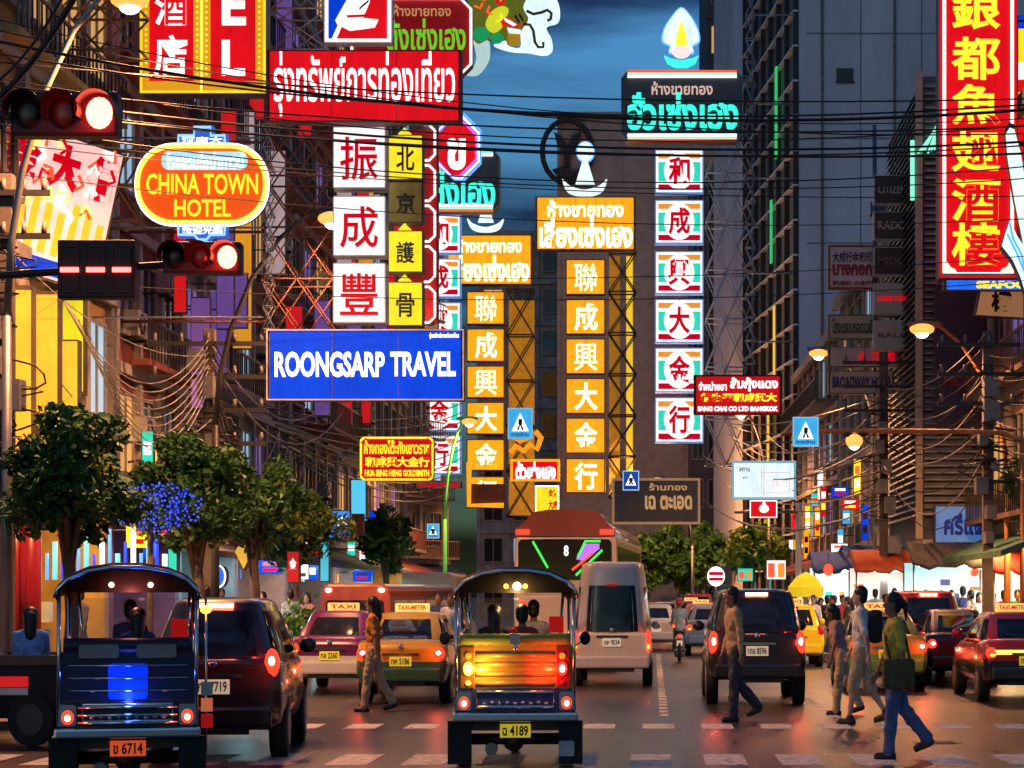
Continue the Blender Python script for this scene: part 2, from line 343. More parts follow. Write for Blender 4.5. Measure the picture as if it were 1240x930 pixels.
tl(t, 'CHINA TOWN', (178, 211, 313, 236), L_YEL, .015, -.06); tl(t, 'HOTEL', (212, 242, 280, 263), L_YEL, .015, -.06)
BLUEFR = mat('blue edged casing', (.05, .08, .3), .4, 0, (.03, .12, .6), .7, var=.2)
plate(t, [(215, 176), (215, 163), (234, 163), (234, 152), (258, 152), (258, 163), (275, 163), (275, 176)], -.02, .2, BLUEFR, 'crown')
neonline(t, [(217, 175), (217, 165), (236, 165), (236, 155), (256, 155), (256, 165), (273, 165), (273, 175)], .03, SGL)
tl(t, '酒店大', (220, 166, 270, 174), L_WHITE, .02, -.035)
plate(t, [(215, 272), (215, 287), (235, 287), (240, 293), (252, 293), (257, 287), (275, 287), (275, 272)], -.02, .2, BLUEFR, 'crown')
neonline(t, [(217, 273), (217, 285), (236, 285), (241, 291), (251, 291), (256, 285), (273, 285), (273, 273)], .03, SGL)
tl(t, 'WELCOME'[:0] or '歡迎光臨', (221, 275, 270, 284), L_WHITE, .02, -.035)

sign('red_banner_sign', 'long red board with bold white Thai lettering above the blue travel board', (323, 61, 559, 148), 40, G_RED,
     [('รุ่งทรัพย์การท่องเที่ยว', (332, 63, 551, 141), L_WHITE, .012)], depth=.3, border=mat('dull red frame', (.35, .01, .01), .5), bw=1.5)
sign('blue_banner_sign', 'bright blue board reading ROONGSARP TRAVEL in white capitals', (323, 399, 562, 485), 39, G_BLUE,
     [('ROONGSARP', (333, 426, 466, 457), L_WHITE, .03), ('TRAVEL', (473, 426, 552, 456), L_WHITE, .03), ('รุ่งทรัพย์การท่องเที่ยว', (520, 403, 556, 411), L_WHITE, .02)], depth=.3, border=CASEW, bw=1.6)
WG = 'white boxes of the red character stack'
for ch, y0, y1, lb in (('振', 153, 228, 'white lightbox with red character 振, topmost of its stack'), ('成', 237, 310, 'white lightbox with red character 成 between 振 and 豐'), ('豐', 318, 391, 'white lightbox with red character 豐 just above the blue travel board')):
    sign('lightbox_sign', lb, (403, y0, 467, y1), 42, G_WHITE, [(ch, (412, y0 + 13, 458, y1 - 9), L_RED, .012)], case=CASEW, depth=.45, group=WG)
YG = 'yellow boxes of the black character stack'
for ch, y0, y1, lit, lb in (('北', 163, 218, 1, 'bright yellow lightbox with black character 北, topmost of its stack'), ('京', 220, 270, 0, 'unlit dirty yellow lightbox with black character 京'), ('護', 279, 330, 1, 'bright yellow lightbox with black character 護'), ('骨', 341, 395, 1, 'bright yellow lightbox with black character 骨 above the blue board')):
    t = sign('lightbox_sign', lb, (470, y0, 512, y1), 43.5, G_YEL if lit else D_YEL, [(ch, (480, y0 + 14, 502, y1 - 11), L_BLACK, .015)], depth=.4, group=YG)
    if lit: plate(t, [(482, y0 - 1), (490, y0 - 9), (498, y0 - 1)], .0, .3, G_YEL, 'pointed_cap')
t = sign('logo_sign', 'white bordered square sign with a white hand and pen on blue and red', (392, -40, 475, 52), 45, G_WHITE, [], case=CASEW, depth=.3)
plate(t, [(398, -34), (424, -34), (420, 0), (406, 25), (409, 31), (402, 47), (398, 47)], -.035, -.021, G_BLUE, 'blue_field')
plate(t, [(450, -34), (469, -34), (469, 47), (408, 47), (414, 33), (424, 38), (440, 36), (454, 34), (459, 24), (440, 22), (448, 3)], -.035, -.021, G_RED, 'red_field')
neonline(t, [(421, 21), (446, 20)], .03, L_RED); neonline(t, [(436, 12), (443, 5)], .02, L_BLACK); neonline(t, [(439, 9), (447, 2)], .02, L_BLACK)
t = sign('octagonal_sign', 'dark red octagonal sign with green Thai lettering and white neon edge', (425, 0, 572, 92), 54, D_RED,
     [('ห้างขายทอง', (476, 6, 546, 20), L_GOLD, .01), ('ตั้งเซ่งเฮง', (468, 23, 564, 62), L_GREEN, .02)], shape=octo(425, -2, 572, 92, 13), neon=(N_WHITE, .02, .035))
# scalloped dark red column sign behind the yellow boxes
pts = [(512, 148), (524, 148), (529, 154), (540, 154)]
left = []; 
for y in range(152, 400, 50): left += [(513, y), (521, y), (528, y + 7), (528, y + 38), (521, y + 44), (513, y + 44)]
t = sign('scalloped_sign', 'deep red scalloped column sign with white neon brackets beside the yellow boxes', (495, 150, 530, 398), 47, D_RED, [], depth=.3)
for y in range(152, 396, 49): neonline(t, [(514, y), (520, y), (527, y + 7), (527, y + 36), (520, y + 43), (514, y + 43)], .028, N_WHITE)
t = sign('octagonal_sign', 'small red octagon sign with one white Thai letter and violet striped rim', (530, 143, 579, 215), 52, G_RED, [('ข', (541, 168, 564, 206), L_WHITE, .05)], shape=octo(530, 143, 579, 215, 20))
for k, m in ((0, N_PINK), (2.6, N_WHITE), (5.2, N_BLUE)): neonline(t, [(p[0] + (k - 2 if p[0] > 545 else 0), p[1]) for p in octo(529, 142 - k + 2, 579, 216 + k - 2, 20)], .03, m, closed=True)
# dragon
t = sign('dragon_sign', 'neon dragon sign in green and gold with a pale white head and whiskers', (572, -30, 672, 88), 60, mat('dragon dark green panel', (.1, .12, .02), .5, 0, (.10, .11, .01), .8, var=.7, scale=2.2), [],
     shape=curvy([(572, -30), (668, -30), (672, 8), (655, 40), (612, 52), (596, 46), (580, 54), (572, 50)]), depth=.3)
PW = glow('pale cyan white acrylic', (.78, .98, .95), 1.1, True)
plate(t, curvy([(634, 10), (640, -2), (655, -8), (672, -2), (678, 12), (676, 28), (662, 34), (668, 48), (669, 62), (660, 68), (640, 65), (622, 64), (606, 60), (598, 55), (612, 50), (616, 56), (630, 58), (631, 40), (640, 24)]), -.06, -.022, PW, 'white_mane')
plate(t, curvy([(573, 50), (580, 54), (592, 50), (593, 70), (586, 84), (576, 92), (560, 90), (572, 84), (577, 70)]), -.06, .02, mat('pale grey claw panel', (.4, .5, .48), .5, 0, (.45, .62, .58), .8, var=.2), 'claw')
for cx_, cy_, rx_, ry_ in ((583, 42, 10, 9), (602, 47, 8, 7)): plate(t, ell(cx_, cy_, rx_, ry_, 14), -.075, -.061, glow('emerald panel', (.01, .30, .10), .9), 'green_scale')
plate(t, curvy([(596, 14), (608, 8), (616, 12), (612, 24), (606, 36), (596, 40), (588, 30)]), -.05, -.0215, glow('lime gold panel', (.55, .6, .02), 1.0), 'gold_cheek')
plate(t, [(602, -12), (612, -4), (610, 8), (600, 4)], -.052, -.0216, G_RED, 'red_crest')
plate(t, [(606, 26), (613, 21), (622, 26), (628, 32), (636, 24), (628, 34), (618, 34), (613, 30), (610, 36)], -.09, -.062, G_RED, 'red_lip')
plate(t, [(610, 22), (620, 27), (626, 31), (622, 33), (612, 27)], -.11, -.091, PW, 'snout')
plate(t, [(614, 36), (631, 40), (630, 56), (616, 55)], -.055, -.0217, mat('gold jaw', (.3, .2, .02), .4, 0, (.35, .2, .01), .8, var=.4), 'jaw')
plate(t, [(614, 34), (631, 37), (631, 42), (617, 41)], -.08, -.063, PW, 'tooth_row')
neonline(t, [(638, 14), (646, 18), (656, 16), (663, 13), (668, 17), (667, 24), (663, 26)], .045, mat('whisker brown', (.2, .07, .05), .5), y=-.08, name='whisker')
neonline(t, [(634, 30), (642, 31), (646, 38), (648, 52), (652, 58), (658, 58), (658, 52)], .045, mat('whisker olive', (.2, .17, .08), .5), y=-.08, name='whisker')
for a, b_ in ((624, 20), (629, 18)): neonline(t, [(a, b_), (a + 5, b_ + 9)], .03, L_BLACK, y=-.12, name='brow')
for k in range(14):
    a = R(rnd.uniform(0, 360)); x = 578 + rnd.random() * 46; y = -24 + rnd.random() * 44
    neonline(t, [(x, y), (x + 7 * math.cos(a), y + 7 * math.sin(a)), (x + 11 * math.cos(a + .8), y + 11 * math.sin(a + .8))], .03, (N_RED, L_GREEN, G_YEL)[k % 3], y=-.09, name='scale_line')

# gold shop signs, far
def goldbox(rect, d, ch, lb, group):
    return sign('lightbox_sign', lb, rect, d, G_ORANGE, [(ch, (rect[0] + (rect[2] - rect[0]) * .22, rect[1] + (rect[3] - rect[1]) * .12, rect[0] + (rect[2] - rect[0]) * .8, rect[3] - (rect[3] - rect[1]) * .10), G_CREAM, .02 if ch not in '聯興' else .0)], depth=.5, group=group, border=mat('bronze sign frame', (.3, .13, .02), .4, .4), bw=1.2)
for ch, (y0, y1) in zip('聯成興大金行', ((314, 357), (362, 405), (410, 453), (458, 501), (506, 549), (555, 597))):
    goldbox((685, y0, 733, y1), 116, ch, f'orange lightbox with cream character {ch} in the wider stack below the pawn emblem', 'orange boxes of the centre stack')
for ch, (y0, y1) in zip('聯成興大金行', ((353, 393), (398, 438), (443, 482), (487, 526), (532, 570), (577, 615))):
    goldbox((565, y0, 611, y1), 125, ch, f'orange lightbox with cream character {ch} in the stack beside the blue travel board', 'orange boxes of the side stack')
def pawn(t, cx_, y0, k=1.0, head=True):
    if head:
        plate(t, ell(cx_ + 1, y0 + 14, 11.5 * k, 13 * k), -.05, .1, N_BLUE, 'emblem_rim'); plate(t, ell(cx_ + 1, y0 + 14, 10 * k, 11.5 * k), -.1, -.051, PW, 'emblem_head')
    plate(t, [(cx_ - 3 * k, y0 + 26 * k), (cx_ + 4 * k, y0 + 26 * k), (cx_ + 12 * k, y0 + 53 * k), (cx_ - 11 * k, y0 + 53 * k)], -.1, .1, PW, 'emblem_body')
    sw = [(cx_ - 27 * k, y0 + 47 * k), (cx_ - 18 * k, y0 + 55 * k), (cx_, y0 + 60 * k), (cx_ + 18 * k, y0 + 55 * k), (cx_ + 27 * k, y0 + 47 * k), (cx_ + 22 * k, y0 + 61 * k), (cx_ + 10 * k, y0 + 67 * k), (cx_ - 10 * k, y0 + 67 * k), (cx_ - 22 * k, y0 + 61 * k)]
    plate(t, curvy(sw), -.12, .12, PW, 'emblem_base')
t = sign('orange_shop_sign', 'large orange gold shop sign with cream Thai letters under a white pawn emblem', (648, 238, 770, 303), 116.3, G_ORANGE,
     [('ห้างขายทอง', (663, 242, 755, 263), G_CREAM, .03), ('เลี่ยงเซ่งเฮง', (653, 264, 766, 300), G_CREAM, .04)], border=mat('bronze sign frame', (.3, .13, .02), .4, .4), bw=1.5, depth=.6); pawn(t, 708, 170)
t = sign('orange_shop_sign', 'smaller orange gold shop sign half hidden beside the teal boxes', (540, 284, 645, 345), 125.3, G_ORANGE,
     [('ห้างขายทอง', (552, 288, 632, 306), G_CREAM, .03), ('เลี่ยงเซ่งเฮง', (544, 309, 641, 341), G_CREAM, .04)], border=mat('bronze sign frame', (.3, .13, .02), .4, .4), bw=1.5, depth=.6); pawn(t, 588, 226, .82)
# teal gold shop and its striped boxes
def tealhead(rect, d, lb, logo):
    x0, y0, x1, y1 = rect; wd = x1 - x0; c = 8
    t = sign('teal_shop_sign', lb, rect, d, D_PANEL, [('ห้างขายทอง', (x0 + wd * .25, y0 + 14, x0 + wd * .75, y0 + 30), glow('dim peach letters', (.7, .45, .38), .9), .02), ('ฮั่วเซ่งเฮง', (x0 + wd * .05, y0 + 27, x0 + wd * .96, y0 + 73), L_TURQ, .035)],
             shape=[(x0 + c, y0), (x1 - c, y0), (x1, y0 + c + 2), (x1, y1 - c - 2), (x1 - c, y1), (x0 + c, y1), (x0, y1 - c - 2), (x0, y0 + c + 2)], depth=.8, border=mat('pewter frame', (.3, .28, .28), .4, .5), bw=1.3)
    for k, m in ((2, N_RED), (5, N_GREEN), (8, N_WHITE)):
        neonline(t, [(x0 + 8, y0 + k), (x1 - 8, y0 + k)], .07, m); neonline(t, [(x0 + 8, y1 - k), (x1 - 8, y1 - k)], .07, m)
    return t
t = tealhead((752, 85, 900, 172), 102, 'wide dark sign with turquoise neon Thai name under a leaf shaped emblem', True)
leaf = curvy([(825, 11), (835, 20), (844, 36), (846, 50), (838, 56), (838, 64), (812, 64), (812, 56), (803, 50), (805, 36), (815, 20)])
plate(t, [(825 + (a - 825) * 1.08, 44 + (b - 44) * 1.06) for a, b in leaf], -.1, .1, N_BLUE, 'emblem_rim'); plate(t, leaf, -.15, -.101, PW, 'emblem_leaf')
plate(t, [(825, 25), (831, 45), (832, 56), (818, 56), (819, 45)], -.19, -.151, L_YEL, 'emblem_flame'); plate(t, ell(825, 64, 11, 8), -.2, -.152, glow('lotus pink', (1, .75, .7), 1), 'emblem_lotus')
plate(t, [(804, 68), (812, 72), (825, 74), (838, 72), (846, 68), (842, 77), (832, 82), (818, 82), (808, 77)], -.2, .1, L_TURQ, 'emblem_base')
t = tealhead((474, 180, 605, 257), 113, 'dark sign with turquoise neon name mostly hidden behind the red boards', False)
def stripebox(rect, d, ch, lb, group):
    x0, y0, x1, y1 = rect; wd = x1 - x0; ht = y1 - y0
    t = sign('striped_lightbox', lb, rect, d, G_WHITE, [], depth=.6, group=group, case=mat('blue white casing', (.25, .35, .55), .4, 0, (.12, .3, .7), .5, var=.1))
    i = .07
    plate(t, [(x0 + wd * i, y0 + ht * .09), (x1 - wd * i, y0 + ht * .09), (x1 - wd * i, y0 + ht * .21), (x0 + wd * i, y0 + ht * .21)], -.04, -.021, G_ORBAR, 'amber_bar')
    plate(t, [(x0 + wd * i, y1 - ht * .2), (x1 - wd * i, y1 - ht * .2), (x1 - wd * i, y1 - ht * .07), (x0 + wd * i, y1 - ht * .07)], -.04, -.021, G_DRED, 'crimson_bar')
    plate(t, [(x0 + wd * i, y0 + ht * .29), (x0 + wd * .3, y0 + ht * .29), (x0 + wd * .3, y0 + ht * .73), (x0 + wd * i, y0 + ht * .73)], -.04, -.021, G_TEAL, 'teal_bar')
    plate(t, [(x1 - wd * .3, y0 + ht * .29), (x1 - wd * i, y0 + ht * .29), (x1 - wd * i, y0 + ht * .73), (x1 - wd * .3, y0 + ht * .73)], -.04, -.021, G_TEAL, 'teal_bar')
    plate(t, ell((x0 + x1) / 2, (y0 + y1) / 2, wd * .31, ht * .42), -.07, -.041, G_WHITE, 'white_disc')
    tl(t, ch, (x0 + wd * .28, y0 + ht * .18, x0 + wd * .72, y0 + ht * .80), L_RED, .03, -.09)
for ch, (y0, y1) in zip('和成興大金行', ((181, 234), (242, 295), (304, 356), (362, 415), (421, 475), (481, 536))):
    stripebox((793, y0, 852, y1), 102, ch, f'striped lightbox with red character {ch} in the stack under the leaf emblem', 'striped boxes under the leaf emblem')
for ch, (y0, y1) in zip('和成興大金行', ((260, 307), (313, 360), (366, 413), (420, 467), (474, 522), (527, 574))):
    stripebox((506, y0, 558, y1), 113, ch, f'half hidden striped lightbox with red character {ch} behind the red and blue boards', 'striped boxes behind the red boards')

# small signs along the street
RY = mat('lit deep red face', (.3, .01, .01), .4, 0, (.5, .004, .008), .9, var=.1)
sign('gold_shop_sign', 'red sign with yellow frame and yellow Thai and Chinese goldsmith lettering', (436, 529, 525, 582), 62, RY, [('ห้างทองโต๊ะกังเยาวราช', (441, 533, 520, 550), L_YEL, .03), ('和成興大金行', (442, 553, 520, 566), L_YEL, .04), ('HUA SENG HENG GOLDSMITH', (442, 569, 520, 577), L_YEL, .05)], border=L_YEL, bw=2.5, shape=rr(436, 529, 525, 582, 6, 3))
sign('red_shop_sign', 'red sign with white Thai and yellow Chinese characters over a white strip', (840, 454, 947, 502), 94, RY, [('จำหน่ายยา', (846, 462, 880, 473), L_WHITE, .03), ('ส้มกุ้งแดง', (884, 457, 942, 474), L_WHITE, .04), ('行安平和成興大', (848, 476, 941, 487), L_YEL, .05), ('SANG CHAI CO LTD BANGKOK', (845, 492, 942, 498), L_WHITE, .05)], case=CASE, border=mat('black frame', (.02, .02, .02), .5), bw=2)
t = sign('orange_shop_sign', 'small amber sign with white Thai lettering and a golden dragon on top', (618, 556, 678, 583), 110, G_RED, [('ตั้วเซ่งเฮง', (624, 559, 673, 581), L_WHITE, .05)], border=G_ORANGE, bw=3)
AMB = mat('amber glowing ornament', (.5, .2, .02), .4, .2, (.85, .3, .01), .9, var=.5, scale=2)
neonline(t, [(618, 548), (624, 540), (634, 546), (642, 538), (650, 544), (655, 530), (648, 522)], .16, AMB, y=.1, name='gold_dragon'); neonline(t, [(622, 530), (630, 534), (640, 530)], .12, AMB, y=.1, name='gold_dragon')
t = sign('menu_sign', 'narrow yellow and red lit menu board above the coach roof', (648, 588, 677, 632), 108, G_YEL, [('金行', (664, 592, 675, 602), L_RED, .05), ('大成', (664, 606, 675, 617), L_RED, .05), ('聯興', (664, 620, 675, 630), L_RED, .05)], border=N_WHITE, bw=1.2)
sign('framed_sign', 'dark unlit framed board with faint gold Thai script', (741, 579, 848, 635), 106, D_PANEL, [('ร้านทอง', (786, 585, 832, 594), L_GOLD, .02), ('เฉ ตะเอด', (781, 600, 838, 617), L_GOLD, .04)], border=mat('tarnished gold frame', (.5, .36, .22), .5, .3, (.3, .17, .08), .5), bw=3)
t = sign('bracket_sign', 'rusty brown board with a bent orange lit frame below the orange boxes', (566, 586, 612, 614), 124, mat('rust panel', (.25, .09, .05), .7, var=.3), [])
neonline(t, [(568, 560), (568, 612), (610, 612)], .16, G_ORANGE)
sign('narrow_sign', 'thin white strip sign below the striped boxes', (502, 583, 560, 591), 100, D_WHITE, [('行大金 成興和', (505, 584, 556, 590), L_RED, .05)])
# right hand side
t = sign('vertical_restaurant_sign', 'huge red vertical restaurant sign with yellow Chinese characters and white neon edge', (1137, -40, 1231, 337), 52, G_RED,
     [(ch, (1152, y0, 1211, y1), L_YEL, .02) for ch, y0, y1 in (('銀', -14, 36), ('都', 45, 97), ('魚', 102, 151), ('翅', 159, 208), ('酒', 216, 268), ('樓', 270, 322))], depth=.6, border=mat('deep red rim', (.4, .01, .01), .4, 0, (.5, .005, .01), .8), bw=3)
neonline(t, [(1143, -36), (1143, 331), (1225, 331), (1225, -36)], .045, N_WHITE, closed=True, name='neon_outline')
for a in ((1143, 331, 1), (1225, 331, -1)): plate(t, [(a[0], a[1]), (a[0], a[1] - 16), (a[0] + 4 * a[2], a[1] - 12), (a[0] + 7 * a[2], a[1] - 7), (a[0] + 13 * a[2], a[1] - 4), (a[0] + 15 * a[2], a[1])], -.12, -.08, glow('pale gold corner', (1, .85, .6), 1.2), 'corner_scroll')
sign('blue_strip_sign', 'blue strip reading SEA in yellow under the huge red restaurant sign', (1143, 339, 1260, 351), 52, glow('lit azure acrylic', (.02, .15, .85), 1, True), [('SEAFOOD', (1182, 340.5, 1255, 349.5), L_YEL, .05)])
t = sign('sail_sign', 'white and pale blue shark fin neon figure beside the red restaurant sign', (1212, 140, 1262, 372), 50, PW, [], shape=[(1222, 148), (1228, 150), (1236, 180), (1246, 240), (1262, 300), (1262, 372), (1246, 372), (1236, 340), (1226, 318), (1212, 300), (1216, 286), (1222, 268), (1232, 288), (1240, 300), (1228, 240), (1219, 185), (1217, 156)], depth=.25)
neonline(t, [(1222, 270), (1226, 290), (1236, 308), (1244, 340)], .03, N_BLUE); neonline(t, [(1219, 284), (1230, 306), (1240, 330)], .03, N_BLUE)
sign('hanging_board', 'dull tan board with a dark character hanging under the blue strip', (1180, 352, 1250, 386), 54, mat('tan board', (.5, .34, .2), .6, emit=(.5, .26, .1), es=.35), [('樓', (1200, 352, 1225, 378), L_BLACK, .03)], shape=[(1186, 352), (1250, 352), (1250, 386), (1180, 382)])
MC = glow('lit lime acrylic', (.15, .75, .05), 1)
t = sign('banner_sign', 'multicoloured lit panel at the frame edge behind the red restaurant sign', (1232, 18, 1275, 240), 54, G_YEL, [])
for y0, y1, m in ((19, 35, G_BLUE), (76, 96, G_WHITE), (97, 112, G_RED), (112, 128, G_YEL), (128, 196, G_RED), (198, 214, MC), (222, 239, MC)): plate(t, [(1233, y0), (1274, y0), (1274, y1), (1233, y1)], -.05, -.021, m, 'colour_band')
WGp = 'watch brand boards stacked on the steel column'
DKB = mat('dark brown unlit board', (.035, .025, .022), .4, var=.2); GRB = mat('grey unlit board', (.50, .43, .38), .6, var=.15)
for body, y0, y1, m, l, lb in (('CITIZEN', 212, 247, DKB, GRB, 'dark board with faint grey CITIZEN lettering, topmost of the column'), ('RADO', 256, 290, DKB, GRB, 'dark board with grey RADO lettering'), ('MIDO', 299, 333, DKB, mat('dim brown letters', (.2, .12, .09), .5), 'dark board with dim MIDO lettering'), ('HAMILTON', 343, 380, GRB, L_RED, 'grey board with tiny red lettering below the dark watch boards'), ('BALL', 388, 424, GRB, mat('dim brown letters', (.2, .12, .09), .5), 'grey board with tiny dark BALL lettering')):
    sign('watch_board', lb, (1058, y0, 1101, y1), 64, m, [(body, (1063, (y0 + y1) / 2 - (5 if m is DKB else 3), 1097, (y0 + y1) / 2 + (5 if m is DKB else 3)), l, .02)], case=CASEW, depth=.4, group=WGp)
sign('hanging_board', 'unlit pale board with blue and red character rows beside the dark watch boards', (1003, 297, 1058, 350), 64.5, D_WHITE, [('大成行金和興', (1008, 305, 1056, 318), L_DKBLUE, .02), ('บางกอก', (1008, 320, 1056, 334), mat('faded crimson letters', (.35, .02, .04), .6), .05), ('和成興 大金行', (1008, 340, 1056, 346), mat('faded crimson letters', (.35, .02, .04), .6), .03)], border=mat('maroon frame', (.2, .03, .03), .5), bw=2)
sign('hanging_board', 'pale board with dark green Thai hotel lettering', (1003, 381, 1060, 411), 65, mat('grey green board', (.46, .46, .34), .6), [('โรงแรมบรอดเวย์', (1008, 386, 1056, 404), mat('dark green letters', (.02, .09, .02), .6), .03)], border=mat('olive frame', (.15, .14, .07), .5), bw=1.5)
sign('hanging_board', 'faded pinkish board with three small red characters', (1003, 420, 1090, 444), 65, mat('pinkish board', (.55, .42, .37), .6), [('大 酒 店', (1038, 426, 1084, 438), L_RED, .02)])
sign('hanging_board', 'beige board reading BROADWAY HOTEL in navy capitals', (1003, 449, 1083, 477), 65, mat('beige board', (.60, .48, .36), .6), [('BROADWAY HOTEL', (1008, 456, 1080, 470), L_DKBLUE, .04)], border=mat('olive frame', (.15, .14, .07), .5), bw=1)
sign('billboard', 'large dark violet billboard with dim red MIDO lettering on the louvred building', (1131, 345, 1193, 522), 59.4, mat('dark violet billboard', (.045, .035, .07), .45, var=.15), [('MIDO', (1143, 455, 1179, 468), mat('dim red billboard letters', (.3, .05, .05), .5), .03)], depth=.2)
t = sign('shop_fascia_sign', 'pale blue fascia board with dark blue Thai lettering above the food stalls', (1131, 612, 1206, 658), 59.2, mat('sky blue fascia', (.16, .32, .62), .5, emit=(.06, .16, .42), es=.6, var=.12), [('ศรีแพร', (1143, 622, 1204, 648), mat('dark blue fascia letters', (.02, .04, .2), .5, emit=(.01, .02, .15), es=.5), .04)], depth=.25)
t = sign('price_board', 'bluish white lit notice board with faint red print on a grey post', (886, 558, 964, 605), 80, glow('lit bluish white acrylic', (.75, .93, 1), 1.05, True), [('สถาน', (895, 566, 908, 571), L_DKBLUE, .02), ('金行', (899, 577, 905, 580), L_DKBLUE, .02), ('和成興大金', (927, 580, 956, 590), mat('faint pink print', (.7, .3, .35), .5, emit=(.8, .5, .55), es=.7), .0)], case=CASEW, depth=.3, border=mat('pale blue frame', (.3, .45, .55), .4, emit=(.25, .5, .6), es=.6), bw=3)
neonline(t, [(922, 566), (922, 596), (956, 596), (956, 572), (922, 572)], .02, mat('faint pink print', (.7, .3, .35), .5), y=-.03, name='printed_frame')
t = sign('round_logo_sign', 'small red sign with a white drop logo under the lit notice board', (908, 606, 941, 627), 80, G_RED, [], border=L_WHITE, bw=1)
plate(t, ell(925, 616, 6, 5, 14), -.06, -.035, L_WHITE, 'white_drop'); plate(t, [(921, 614), (925, 606), (929, 614)], -.058, -.034, L_WHITE, 'white_drop')
# pedestrian crossing signs
G_CY = glow('lit cyan acrylic', (.05, .42, .8), 1, True)
def crossing(rect, d, lb, face=G_CY):
    t = sign('crossing_sign', lb, rect, d, face, [], case=CASEW, border=mat('pale sign rim', (.5, .7, .8), .4, emit=(.3, .6, .8), es=.6), bw=1.2, depth=.15, group='pedestrian crossing signs')
    x0, y0, x1, y1 = rect; cx_ = (x0 + x1) / 2; h_ = y1 - y0
    plate(t, [(cx_, y0 + h_ * .16), (cx_ + h_ * .27, y0 + h_ * .74), (cx_ - h_ * .27, y0 + h_ * .74)], -.04, -.021, L_WHITE, 'white_triangle')
    neonline(t, [(cx_ - h_ * .08, y0 + h_ * .7), (cx_, y0 + h_ * .52), (cx_ + h_ * .09, y0 + h_ * .7)], .012 * d / 20, L_BLACK, y=-.06, name='walking_figure'); neonline(t, [(cx_, y0 + h_ * .54), (cx_ + h_ * .01, y0 + h_ * .36)], .02 * d / 20, L_BLACK, y=-.06, name='walking_figure')
    tl(t, 'ทางข้าม', (x0 + h_ * .12, y0 + h_ * .78, x1 - h_ * .12, y0 + h_ * .9), L_BLACK, .02, -.04)
crossing((615, 494, 645, 532), 78, 'pale cyan pedestrian crossing sign hanging in front of the yellow lit scaffolding')
crossing((960, 505, 991, 541), 49, 'blue pedestrian crossing sign at the tip of the orange lit arm')
crossing((754, 570, 774, 594), 96, 'small dark blue pedestrian crossing sign over the dark framed board', glow('deep blue acrylic', (.01, .06, .35), .9))
crossing((517, 634, 532, 652), 105, 'tiny blue pedestrian crossing sign far down the street')
# flat lit banners on the left pavement
for rect, d, m, lb in (((425, 580, 443, 628), 66, glow('cyan banner', (.1, .55, .8), 1), 'bright cyan vertical banner on a pole near the far trees'), ((398, 618, 424, 652), 64, glow('blue neon board', (.05, .25, .8), 1), 'blue and white neon drink board under the cyan banner'), ((388, 655, 398, 705), 60, glow('teal banner', (.08, .5, .65), .9), 'slim teal banner standing by the shopfronts'), ((426, 622, 440, 648), 65, mat('brown board', (.3, .08, .05), .6), 'small brown shield sign below the cyan banner'), ((732, 667, 745, 690), 90, G_WHITE, 'tiny white lit sheet sign beside the coach')):
    t = sign('banner_sign', lb, rect, d, m, [('大成', (rect[0] + 3, rect[1] + 6, rect[2] - 3, rect[1] + 20), L_WHITE, .02)] if rect[0] in (398,) else [])
for rect, d, lb in (((76, 342, 101, 478), 40, 'tall plain yellow lit panel on the bright gold shopfront'), ((73, 411, 94, 494), 38.8, 'shorter orange yellow lit panel in front of the taller one'), ((14, 345, 38, 560), 37.2, 'narrow amber panel at the edge of the gold shopfront'), ((41, 352, 70, 520), 37.9, 'pale yellow panel standing in for lit wall between the amber strips')):
    sign('light_panel', lb, rect, d, G_YEL if 'plain' in lb else mat('warm amber acrylic', (.5, .25, .03), .4, 0, (.95, .42, .03), 1.0, var=.15, evar=.3), [], group='yellow light panels of the gold shopfront', depth=.3)  # glow of these panels also stands in for the golden lit wall
# ---------------------------------------------------------------- buildings
WALLS = dict(gold=rustic('ochre plaster', (.52, .30, .09), var=.3), brown=rustic('brown stucco', (.25, .15, .12)), mauve=rustic('mauve grey stucco', (.30, .22, .23)), grey=rustic('sooty grey concrete', (.33, .31, .31)),
             red=rustic('oxblood plaster', (.28, .07, .05)), tan=rustic('dirty cream plaster', (.42, .34, .25)), umber=rustic('umber concrete', (.46, .37, .30), var=.2), dark=rustic('charcoal cladding', (.10, .10, .11), var=.25),
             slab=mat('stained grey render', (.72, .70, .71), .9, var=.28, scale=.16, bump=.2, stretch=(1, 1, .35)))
TRIM = rustic('pale trim plaster', (.42, .36, .32), var=.3)
W_FR = mat('window frame', (.30, .27, .24), .6, var=.2); W_DK = mat('unlit window glass', (.02, .022, .028), .08, var=.2)
W_WARM = glow('warm lit window', (1, .55, .18), .55); W_COOL = glow('cool lit window', (.45, .75, 1), .55); W_VIO = glow('violet lit window', (.35, .22, .7), .35)
AWN = [mat('faded green awning', (.06, .16, .09), .8, var=.4), mat('grey canvas awning', (.2, .19, .19), .8, var=.4), mat('maroon awning', (.25, .04, .04), .8, var=.3), mat('navy awning', (.04, .06, .2), .8, var=.3)]
SHOPL = dict(white=glow('white shop light', (1, .93, .85), 1.0, True), teal=glow('teal shop light', (.25, .8, .85), .8, True), amber=glow('amber shop light', (1, .55, .12), .9, True), blue=glow('blue shop light', (.12, .3, 1), .8, True), red=glow('red shop light', (.8, .06, .04), .7, True))
GOODS = [mat('goods ' + n, c, .5, var=.2) for n, c in (('red', (.5, .03, .03)), ('white', (.7, .7, .66)), ('blue', (.05, .12, .45)), ('green', (.06, .3, .1)), ('orange', (.7, .25, .03)), ('violet', (.3, .08, .4)))]
